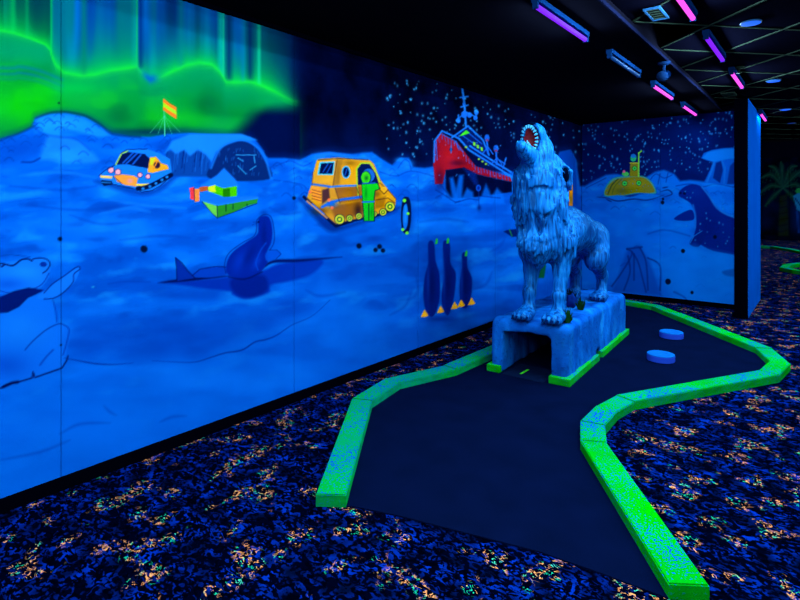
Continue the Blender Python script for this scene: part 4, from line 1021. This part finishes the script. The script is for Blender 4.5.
# felt: inside of the border, open at the tee
inner = [p.to_2d() for p in path]
fr = [on_z(x, y) for x, y in ((668, 604), (640, 589), (600, 574), (540, 553), (470, 535), (400, 517), (352, 507))]
bm = bmesh.new()
pts = [(p.x, p.y) for p in inner] + [(p.x, p.y) for p in fr]
# walk the border inner edges so that the felt stops at the boards
inn = [e[1] for e in E]
pts = [(p.x, p.y) for p in inn] + [(p.x, p.y) for p in fr[1:]]
vs = [bm.verts.new((x, y, 0.006)) for x, y in pts]; lo = [bm.verts.new((x, y, 0.0005)) for x, y in pts]
f = bm.faces.new(vs)
for i in range(len(vs)):
    j = (i + 1) % len(vs); bm.faces.new((lo[i], lo[j], vs[j], vs[i]))
bmesh.ops.triangulate(bm, faces=[f])
fo = obj('putting_green', bm, M['felt'])
tag(fo, 'dark navy putting felt inside the green border', 'putting green')

# pucks
def puck(px, py, lab):
    c = on_z(px, py, 0.035)
    t = empty('puck_obstacle', (c.x, c.y, 0.006))
    bm = bmesh.new(); r = .117
    lathe(bm, [(0, 0), (r - .004, 0), (r, .004), (r, .050), (r - .004, .054), (0, .054)], (0, 0, 0), 40); obj('side_band', bm, M['puck_side'], t, False)
    bm = bmesh.new(); lathe(bm, [(0, .055), (r * .55, .055), (r * .6, .060), (r * .93, .062), (r * .99, .058), (r * .99, .0545), (0, .0545)], (0, 0, 0), 40); obj('top_cap', bm, M['puck'], t, True)
    tag(t, lab, 'obstacle', 'round puck obstacles on the felt')
puck(671.3, 334.5, 'pale blue round puck on the felt towards the submarine mural')
puck(660.8, 357, 'pale blue round puck on the felt closer to the stone pedestal')

# far holes seen beyond the post
curb_border([on_z(x, y, CH) for x, y in ((752, 245.5), (772, 246.5), (792, 249.5), (815, 254.5), (840, 257))], .15, .07, lambda i: M['curb'], 'far green curb running below the palm mural')
curb_border([on_z(x, y, CH) for x, y in ((835, 262), (800, 263.5), (787, 265.2), (784, 268), (796, 270.5), (830, 275))], .15, .07, lambda i: M['curb'], 'far green hooked curb on the carpet beyond the blue post')

# ------------------------------------------------------------------ implicit surfaces (for the statue and its pedestal)
def noise3(x, y, z, seed, tab={}):
    if seed not in tab: tab[seed] = np.random.default_rng(seed).random((32, 32, 32)).astype(np.float32)
    T = tab[seed]
    xi, yi, zi = (np.floor(v).astype(np.int32) for v in (x, y, z))
    u, v, w = x - xi, y - yi, z - zi
    u, v, w = (t * t * (3 - 2 * t) for t in (u, v, w))
    xi, yi, zi = xi & 31, yi & 31, zi & 31; X, Y, Z = (xi + 1) & 31, (yi + 1) & 31, (zi + 1) & 31
    a = T[xi, yi, zi] * (1 - u) + T[X, yi, zi] * u; b = T[xi, Y, zi] * (1 - u) + T[X, Y, zi] * u
    c = T[xi, yi, Z] * (1 - u) + T[X, yi, Z] * u; d = T[xi, Y, Z] * (1 - u) + T[X, Y, Z] * u
    return ((a * (1 - v) + b * v) * (1 - w) + (c * (1 - v) + d * v) * w).astype(np.float32)
class Field:
    def __init__(s, lo, hi, h):
        s.lo, s.h = np.array(lo, float), h
        s.n = [int((b - a) / h) + 1 for a, b in zip(lo, hi)]
        s.ax = [(lo[k] + h * np.arange(s.n[k])).astype(np.float32) for k in range(3)]
        s.d = np.full(s.n, 0.25, np.float32)
    def win(s, lo, hi):
        sl = []
        for k in range(3):
            a = int(max(0, math.floor((lo[k] - s.lo[k]) / s.h))); b = int(min(s.n[k], math.ceil((hi[k] - s.lo[k]) / s.h) + 1))
            sl.append(slice(a, max(a, b)))
        X, Y, Z = (s.ax[k][sl[k]] for k in range(3))
        return tuple(sl), X[:, None, None], Y[None, :, None], Z[None, None, :]
    def add(s, sl, d, k):
        o = s.d[sl]
        if k <= 0: s.d[sl] = np.minimum(o, d); return
        hh = np.clip(0.5 + 0.5 * (o - d) / k, 0, 1)
        s.d[sl] = o * (1 - hh) + d * hh - k * hh * (1 - hh)
    def cone(s, a, b, ra, rb, k=0.05):
        a, b = np.array(a, float), np.array(b, float); R = max(ra, rb) + k + 0.05
        sl, X, Y, Z = s.win(np.minimum(a, b) - R, np.maximum(a, b) + R)
        e = b - a; L = float(e @ e) + 1e-9
        t = np.clip(((X - a[0]) * e[0] + (Y - a[1]) * e[1] + (Z - a[2]) * e[2]) / L, 0, 1)
        d = np.sqrt((X - a[0] - t * e[0]) ** 2 + (Y - a[1] - t * e[1]) ** 2 + (Z - a[2] - t * e[2]) ** 2) - (ra + (rb - ra) * t)
        s.add(sl, d, k)
    def ell_d(s, c, r, rotx, pad):
        R = max(r) + pad
        sl, X, Y, Z = s.win(np.array(c) - R, np.array(c) + R)
        ca, sa = math.cos(rotx), math.sin(rotx)
        x = X - c[0]; y = (Y - c[1]) * ca + (Z - c[2]) * sa; z = -(Y - c[1]) * sa + (Z - c[2]) * ca
        k0 = np.sqrt((x / r[0]) ** 2 + (y / r[1]) ** 2 + (z / r[2]) ** 2)
        k1 = np.sqrt((x / r[0] ** 2) ** 2 + (y / r[1] ** 2) ** 2 + (z / r[2] ** 2) ** 2) + 1e-6
        return sl, k0 * (k0 - 1) / k1
    def ell(s, c, r, rotx=0.0, k=0.04):
        sl, d = s.ell_d(c, r, rotx, k + 0.05); s.add(sl, d, k)
    def cut(s, c, r, rotx=0.0, k=0.015):
        sl, d = s.ell_d(c, r, rotx, 0.03); o = s.d[sl]
        hh = np.clip(0.5 - 0.5 * (o + d) / k, 0, 1)
        s.d[sl] = o * (1 - hh) - d * hh + k * hh * (1 - hh)
    def grid(s):
        return s.ax[0][:, None, None], s.ax[1][None, :, None], s.ax[2][None, None, :]
    def mesh(s):
        """naive surface nets"""
        d = s.d; ins = d < 0
        nx, ny, nz = s.n
        cs = [ins[a:nx - 1 + a, b:ny - 1 + b, c:nz - 1 + c] for a in (0, 1) for b in (0, 1) for c in (0, 1)]
        cnt = sum(c.astype(np.int8) for c in cs)
        mix = (cnt > 0) & (cnt < 8)
        I, J, K = np.nonzero(mix)
        idx = np.full(mix.shape, -1, np.int64); idx[I, J, K] = np.arange(len(I))
        acc = np.zeros((len(I), 3)); num = np.zeros(len(I))
        corners = [(a, b, c) for a in (0, 1) for b in (0, 1) for c in (0, 1)]
        val = {q: d[I + q[0], J + q[1], K + q[2]] for q in corners}
        for q in corners:
            for axis in range(3):
                if q[axis] == 1: continue
                r = list(q); r[axis] = 1; r = tuple(r)
                a, b = val[q], val[r]; ch = (a < 0) != (b < 0)
                t = np.where(ch, a / np.where(ch, a - b, 1), 0)
                P = np.tile(np.array(q, float), (len(I), 1)); P[:, axis] += t
                acc += P * ch[:, None]; num += ch
        V = (acc / num[:, None] + np.stack([I, J, K], 1)) * s.h + s.lo
        quads = []
        for axis in range(3):
            o1, o2 = [(1, 2), (2, 0), (0, 1)][axis]
            sa = [slice(1, n - 1) for n in s.n]; sa[axis] = slice(0, s.n[axis] - 1)
            sb = list(sa); sb[axis] = slice(1, s.n[axis])
            A, B = ins[tuple(sa)], ins[tuple(sb)]
            for cond, flip in ((A & ~B, False), (~A & B, True)):
                p = np.stack(np.nonzero(cond), 1)
                for k in range(3):
                    if k != axis: p[:, k] += 1
                def cell(u, v):
                    q = p.copy(); q[:, o1] -= u; q[:, o2] -= v
                    return idx[q[:, 0], q[:, 1], q[:, 2]]
                f = np.stack([cell(1, 1), cell(0, 1), cell(0, 0), cell(1, 0)], 1)
                quads.append(f[:, ::-1] if flip else f)
        return V, np.concatenate(quads)
def np_mesh(name, V, Q, colr=None, smooth=True):
    me = bpy.data.meshes.new(name)
    me.vertices.add(len(V)); me.vertices.foreach_set('co', V.astype(np.float32).ravel())
    me.loops.add(Q.size); me.loops.foreach_set('vertex_index', Q.astype(np.int32).ravel())
    me.polygons.add(len(Q)); me.polygons.foreach_set('loop_start', np.arange(0, Q.size, 4, dtype=np.int32))
    me.update(calc_edges=True)
    if smooth: me.polygons.foreach_set('use_smooth', np.ones(len(Q), bool))
    if colr is not None:
        at = me.color_attributes.new('Col', 'FLOAT_COLOR', 'POINT')
        at.data.foreach_set('color', np.concatenate([colr, np.ones((len(colr), 1))], 1).astype(np.float32).ravel())
    return me

# ------------------------------------------------------------------ stone pedestal with a tunnel
PX0, PX1, PY0, PY1, PT, PB = -2.235, -1.575, 4.04, 6.02, 0.46, 0.010
pf = Field((PX0 - .06, PY0 - .06, PB - .05), (PX1 + .06, PY1 + .06, PT + .08), 0.0135)
X, Y, Z = pf.grid()
def rbox(x0, x1, y0, y1, z0, z1, r):
    qx = np.abs(X - (x0 + x1) / 2) - (x1 - x0) / 2 + r; qy = np.abs(Y - (y0 + y1) / 2) - (y1 - y0) / 2 + r; qz = np.abs(Z - (z0 + z1) / 2) - (z1 - z0) / 2 + r
    return np.sqrt(np.maximum(qx, 0) ** 2 + np.maximum(qy, 0) ** 2 + np.maximum(qz, 0) ** 2) + np.minimum(np.maximum(qx, np.maximum(qy, qz)), 0) - r
d = rbox(PX0, PX1, PY0, PY1, -0.3, PT, .055)
tx0, tx1, tz = PX0 + .105, PX1 - .135, .365
tun = rbox(tx0, tx1, PY0 - .5, PY1 + .5, -0.5, tz, .03)
d = np.maximum(d, -tun)
gap = rbox(PX1 - .06, PX1 + .2, 4.85, 4.97, -0.3, .10, .02)
d = np.maximum(d, -gap)
n = noise3(X * 9 + 3 + 0 * Y, Y * 9 + 0 * X, Z * 4 + 0 * X + 0 * Y, 3) - .5
n2 = noise3(X * 24 + 0 * Y, Y * 24 + 0 * X, Z * 13 + 0 * X + 0 * Y, 4) - .5
d = d + (n * .022 + n2 * .009)
d = np.maximum(d, PB - Z)
d = np.maximum(d, (Z - PT - .004))
pf.d = d.astype(np.float32)
V, Q = pf.mesh()
pc = Vector(((PX0 + PX1) / 2, (PY0 + PY1) / 2, 0.0))
ped = empty('stone_pedestal', pc)
me = np_mesh('stone_block', V - np.array(pc), Q)
link_mesh('stone_block', me, M['stone'], ped)
def green_board(x0, x1, y0, y1, z1=.064):
    bm = bmesh.new(); box(bm, x0 - pc.x, x1 - pc.x, y0 - pc.y, y1 - pc.y, 0.0065, z1, .005)
    obj('base_board', bm, M['block_green'], ped)
green_board(PX0 - .02, PX0 + .10, PY0 - .035, PY0 + .03)
green_board(PX1 - .14, PX1 + .03, PY0 - .035, PY0 + .03)
green_board(PX1 - .03, PX1 + .03, PY0 + .032, 4.86)
green_board(PX1 - .03, PX1 + .03, 4.97, PY1 + .02)
green_board(PX0 - .02, PX0 + .03, PY0 + .032, PY1 + .02)
ped.rotation_euler = (0, 0, math.radians(3.2)); ped.location = (pc.x - .045, pc.y, 0)
tag(ped, 'blue painted stone pedestal block with a ball tunnel under the wolf', 'pedestal')
bm = bmesh.new(); c = on_z(524.5, 373); box(bm, -.011, .011, -.075, .075, 0.0102, 0.0115)
lo_ = obj('aim_line', bm, M['line']); lo_.location = (c.x, c.y, 0)
tag(lo_, 'short bright green line on the felt at the tunnel mouth', 'line marking')

bm = bmesh.new(); box(bm, tx0 + .03, tx1 - .03, PY0 - .05, PY0 + .30, .0064, .0100, .001)
tag(obj('tunnel_mat', bm, simple('grey_blue_mat', (6, 26, 66), .95, 0.0, .4, 40)), 'thin grey blue mat lying in the tunnel mouth of the pedestal', 'mat')
# ------------------------------------------------------------------ howling wolf statue
WX = -1.86
wf_ = Field((WX - .40, 3.62, .44), (WX + .40, 5.95, 2.17), 0.0115)
T0 = PT + 0.004
def C2(x, y, z): return (WX + x, y, z)
A = wf_
# trunk
A.cone(C2(0, 4.32, 1.16), C2(0, 4.74, 1.19), .195, .208, .06)
A.cone(C2(0, 4.74, 1.19), C2(0, 5.08, 1.14), .208, .186, .06)
A.cone(C2(0, 5.08, 1.14), C2(0, 5.36, 1.085), .186, .18, .06)
# mane / neck column
A.cone(C2(-.02, 4.21, 1.12), C2(-.035, 4.22, 1.42), .17, .198, .07)
A.cone(C2(-.035, 4.22, 1.42), C2(-.04, 4.19, 1.66), .198, .178, .06)
A.cone(C2(-.04, 4.19, 1.66), C2(-.045, 4.18, 1.83), .165, .11, .04)
A.cone(C2(-.015, 4.10, 1.08), C2(-.015, 4.13, .93), .12, .045, .06)
HX = -.045                    # the head turns a little away
# head: skull, raised upper jaw, lower jaw
A.ell(C2(HX, 4.20, 1.87), (.118, .13, .125), 0, .05)
A.cone(C2(HX, 4.18, 1.90), C2(HX, 4.12, 2.00), .118, .092, .04)
A.ell(C2(HX, 4.09, 2.015), (.09, .075, .078), .2, .03)
A.cone(C2(HX, 4.12, 1.775), C2(HX, 3.93, 1.845), .09, .062, .05)
A.cone(C2(HX, 3.93, 1.845), C2(HX, 3.845, 1.885), .06, .046, .03)
for s in (-1, 1): A.ell(C2(HX + .085 * s, 4.15, 1.84), (.045, .08, .07), .5, .04)
# ears laid back
for s in (-1, 1):
    A.cone(C2(HX * .7 + .10 * s, 4.25, 1.80), C2(HX * .7 + .178 * s, 4.31, 1.69), .05, .052, .02); A.cone(C2(HX * .7 + .178 * s, 4.31, 1.69), C2(HX * .7 + .205 * s, 4.35, 1.575), .052, .014, .015)
# front legs
for s in (-1, 1):
    x = .14 * s if s < 0 else .118
    A.cone(C2(x * .85, 4.32, 1.10), C2(x, 4.30, .88), .115, .070, .06)
    A.cone(C2(x, 4.30, .88), C2(x, 4.25, .67), .067, .050, .03)
    A.ell(C2(x, 4.235, .67), (.052, .055, .06), 0, .02)
    A.cone(C2(x, 4.25, .67), C2(x, 4.22, .53), .048, .054, .03)
    A.ell(C2(x, 4.16, T0 + .045), (.080, .11, .052), .1, .03)
    for k, tx in enumerate((-.062, -.021, .021, .062)):
        A.ell(C2(x + tx, 4.065 + (.018 if k in (0, 3) else 0), T0 + .034), (.0235, .05, .036), .25, .010)
# hind legs
for s in (-1, 1):
    x = .135 * s
    A.cone(C2(x * .65, 5.36, 1.08), C2(x, 5.27, .92), .155, .115, .07)
    A.cone(C2(x, 5.27, .92), C2(x, 5.22, .86), .11, .088, .05)
    A.cone(C2(x, 5.25, .86), C2(x, 5.48, .70), .085, .056, .04)
    A.cone(C2(x, 5.48, .71), C2(x, 5.45, .53), .053, .052, .03)
    A.ell(C2(x, 5.39, T0 + .042), (.082, .115, .048), .1, .03)
    for k, tx in enumerate((-.062, -.021, .021, .062)):
        A.ell(C2(x + tx, 5.30 + (.018 if k in (0, 3) else 0), T0 + .032), (.0235, .046, .034), .25, .010)
# tail
A.cone(C2(0, 5.50, 1.14), C2(.06, 5.60, 1.02), .06, .065, .05)
A.cone(C2(.06, 5.60, 1.02), C2(.08, 5.60, .80), .065, .03, .04)
# fur relief
X, Y, Z = A.grid()
X = X + 0 * Y + 0 * Z; Y = Y + 0 * X; Z = Z + 0 * X
near = np.abs(A.d) < .07
x, y, z = X[near], Y[near], Z[near]
mane = sstep(.90, 1.0, z) * (1 - sstep(1.68, 1.79, z)) * (1 - sstep(4.40, 4.62, y))
wob = noise3(x * 6, y * 6, z * 5, 8)
st = noise3(x * 21 + wob * 2.2, y * 21 + wob * 2.2, z * 2.4, 9); st2 = noise3(x * 38 + wob * 2, y * 38, z * 4, 10)
rid = 1 - np.abs(2 * st - 1) ** 0.8; rid2 = 1 - np.abs(2 * st2 - 1)
ph = (z + .26 * noise3(x * 9, y * 9, z * 1.5, 12) + .05 * st2) / .21
tier = 1 - (ph - np.floor(ph))
disp = mane * ((rid - .5) * .060 + (rid2 - .5) * .026 + (tier - .5) * .018)
body = (1 - mane) * sstep(.85, 1.0, z) * (1 - sstep(1.72, 1.78, z))
b1 = noise3(x * 26, y * 9 + wob, z * 16 + wob * 2, 13)
disp += body * (b1 - .5) * .016
leg = (1 - sstep(.8, .95, z)) * sstep(.58, .66, z)
disp += leg * (noise3(x * 30, y * 30, z * 6, 14) - .5) * .008
D = A.d.copy(); D[near] -= disp.astype(np.float32); A.d = D
A.cut(C2(HX, 4.035, 1.965), (.068, .082, .108), .18)                # open mouth under the upper jaw
A.cut(C2(HX, 3.985, 1.915), (.046, .13, .040), -.25)                  # trough of the lower jaw
for s in (1, -1): A.cut(C2(HX * .7 + .198 * s, 4.268, 1.672), (.036, .045, .072), .3, .008)
A.d = np.maximum(A.d, (T0 - A.ax[2])[None, None, :])
V, Q = A.mesh()
px_, py_, pz_ = V[:, 0], V[:, 1], V[:, 2]
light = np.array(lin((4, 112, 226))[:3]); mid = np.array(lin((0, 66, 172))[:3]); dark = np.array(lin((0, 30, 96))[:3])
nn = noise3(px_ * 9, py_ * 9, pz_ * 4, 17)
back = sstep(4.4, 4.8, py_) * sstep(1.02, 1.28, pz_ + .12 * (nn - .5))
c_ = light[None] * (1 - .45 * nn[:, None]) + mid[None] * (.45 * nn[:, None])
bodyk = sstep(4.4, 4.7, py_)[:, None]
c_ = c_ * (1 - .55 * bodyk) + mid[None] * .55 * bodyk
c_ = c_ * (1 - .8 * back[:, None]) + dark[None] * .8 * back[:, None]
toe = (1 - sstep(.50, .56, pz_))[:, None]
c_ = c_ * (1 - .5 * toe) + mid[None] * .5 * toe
wolf = empty('wolf_statue', (WX + .005, 4.8, T0), math.radians(2.8))
W0 = np.array((WX, 4.8, T0))
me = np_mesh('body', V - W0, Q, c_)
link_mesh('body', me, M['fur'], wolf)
def wv(x, y, z): return Vector((x, y - 4.8, z - T0))
# mouth lining: back of the cut hollow
def hollow(c, r, rotx, front, name):
    bm = bmesh.new(); bmesh.ops.create_uvsphere(bm, u_segments=28, v_segments=18, radius=1)
    R = Matrix.Rotation(rotx, 3, 'X')
    for v in bm.verts: v.co = R @ Vector((v.co.x * r[0], v.co.y * r[1], v.co.z * r[2]))
    dead = [v for v in bm.verts if v.co.y < front]
    bmesh.ops.delete(bm, geom=dead, context='VERTS')
    for v in bm.verts: v.co += wv(HX, c[1], c[2])
    return obj(name, bm, M['red_mouth'], wolf, True)
hollow((0, 4.035, 1.965), (.064, .078, .104), .18, .012, 'mouth_lining')
bm = bmesh.new(); bmesh.ops.create_uvsphere(bm, u_segments=20, v_segments=14, radius=1)
for v in bm.verts: v.co = wv(HX, 3.985, 1.885) + Vector((v.co.x * .032, v.co.y * .10 , v.co.z * .014 + v.co.y * -.03))
obj('tongue', bm, M['red_mouth'], wolf, True)
# teeth round the upper jaw and on the lower jaw
bm = bmesh.new()
Rm = Matrix.Rotation(.18, 3, 'X')
for k in range(20):
    a = 2 * math.pi * k / 20
    r1 = Vector((.068 * math.cos(a), -.020, .106 * math.sin(a))); r2 = Vector((.050 * math.cos(a), -.038, .084 * math.sin(a)))
    p = wv(HX, 4.035, 1.965) + Rm @ r1; q = wv(HX, 4.035, 1.965) + Rm @ r2
    tube(bm, p, q, .013, 7, .004)
for s in (-1, 1):
    for k in range(6):
        y_ = 3.865 + .03 * k; zz = 1.905 - .012 * k
        tube(bm, wv(HX + .044 * s, y_, zz), wv(HX + .04 * s, y_, zz + .028), .008, 6, .002)
obj('teeth', bm, M['teeth'], wolf)
bm = bmesh.new(); bmesh.ops.create_uvsphere(bm, u_segments=16, v_segments=12, radius=1)
for v in bm.verts: v.co = wv(HX, 4.055, 2.085) + Vector((v.co.x * .034, v.co.y * .026, v.co.z * .018))
obj('nose', bm, M['dark_detail'], wolf, True)
for s in (-1, 1):
    bm = bmesh.new(); bmesh.ops.create_uvsphere(bm, u_segments=14, v_segments=10, radius=1)
    R = Matrix.Rotation(.3, 3, 'X')
    for v in bm.verts: v.co = wv(HX * .7 + .188 * s, 4.296, 1.672) + R @ Vector((v.co.x * .027, v.co.y * .026, v.co.z * .064))
    obj('inner_ear', bm, M['dark_detail'], wolf, True)
    bm = bmesh.new(); bmesh.ops.create_uvsphere(bm, u_segments=12, v_segments=8, radius=1)
    for v in bm.verts: v.co = wv(HX + .106 * s, 4.20, 1.92) + v.co * .014
    obj('eye', bm, M['dark_detail'], wolf, True)
for s in (-1, 1):
    for y0 in (4.03, 5.268):
        for k, tx in enumerate((-.062, -.021, .021, .062)):
            bm = bmesh.new()
            yy = y0 + (.018 if k in (0, 3) else 0)
            tube(bm, wv((.118 if s > 0 and y0 < 5 else .14 * s) + tx, yy - .004, T0 + .036), wv((.118 if s > 0 and y0 < 5 else .14 * s) + tx, yy - .034, T0 + .012), .011, 7, .003)
            obj('claw', bm, M['claw'], wolf)
tag(wolf, 'howling wolf statue with shaggy mane standing on the stone pedestal', 'statue')

# ------------------------------------------------------------------ moss tufts and rock on the pedestal
def tuft(px, py, hgt, wid, mat, lab, seed):
    c = on_z(px, py, PT)
    t = random.Random(seed)
    bm = bmesh.new()
    for k in range(70):
        a = t.uniform(0, 2 * math.pi); r0 = wid * math.sqrt(t.random()) * .7
        p = Vector((r0 * math.cos(a), r0 * math.sin(a), -.003)); tip = Vector((p.x * 1.5 + t.uniform(-.025, .025), p.y * 1.5 + t.uniform(-.025, .025), hgt * t.uniform(.3, 1.0) * (1.15 - r0 / wid * .8)))
        w = Vector((-math.sin(a + t.uniform(-1, 1)), math.cos(a), 0)) * t.uniform(.003, .007); m = p.lerp(tip, .6) + Vector((0, 0, .01))
        v = [bm.verts.new(q) for q in (p - w, p + w, m + w * 1.2, tip, m - w * 1.2)]; bm.faces.new(v)
    o = obj('moss_tuft', bm, mat); o.location = (c.x, c.y, PT + .002)
    tag(o, lab, 'plant', 'moss tufts on the pedestal')
tuft(566.5, 322.5, .16, .036, M['moss'], 'upright green moss tuft beside the front paw of the wolf', 1)
tuft(580.5, 310, .14, .036, M['moss'], 'green moss tuft beside the small blue rock on the pedestal', 2)
tuft(571, 299.5, .13, .045, M['moss_dark'], 'dark moss tuft at the far hind paw of the wolf', 3)
c = on_z(571.5, 307.5, PT)
bm = bmesh.new(); bmesh.ops.create_icosphere(bm, subdivisions=3, radius=1)
t = random.Random(8)
for v in bm.verts:
    k = 1 + .12 * math.sin(7 * v.co.x + 3 * v.co.y) + .1 * math.sin(6 * v.co.z + 5 * v.co.y)
    v.co = Vector((v.co.x * .05 * k, v.co.y * .045 * k, max(-.01, v.co.z * .07 * k + .045)))
o = obj('rock', bm, M['rock'], None, True); o.location = (c.x, c.y, PT + .012)
tag(o, 'small blue rock on the pedestal between the wolf legs', 'rock')
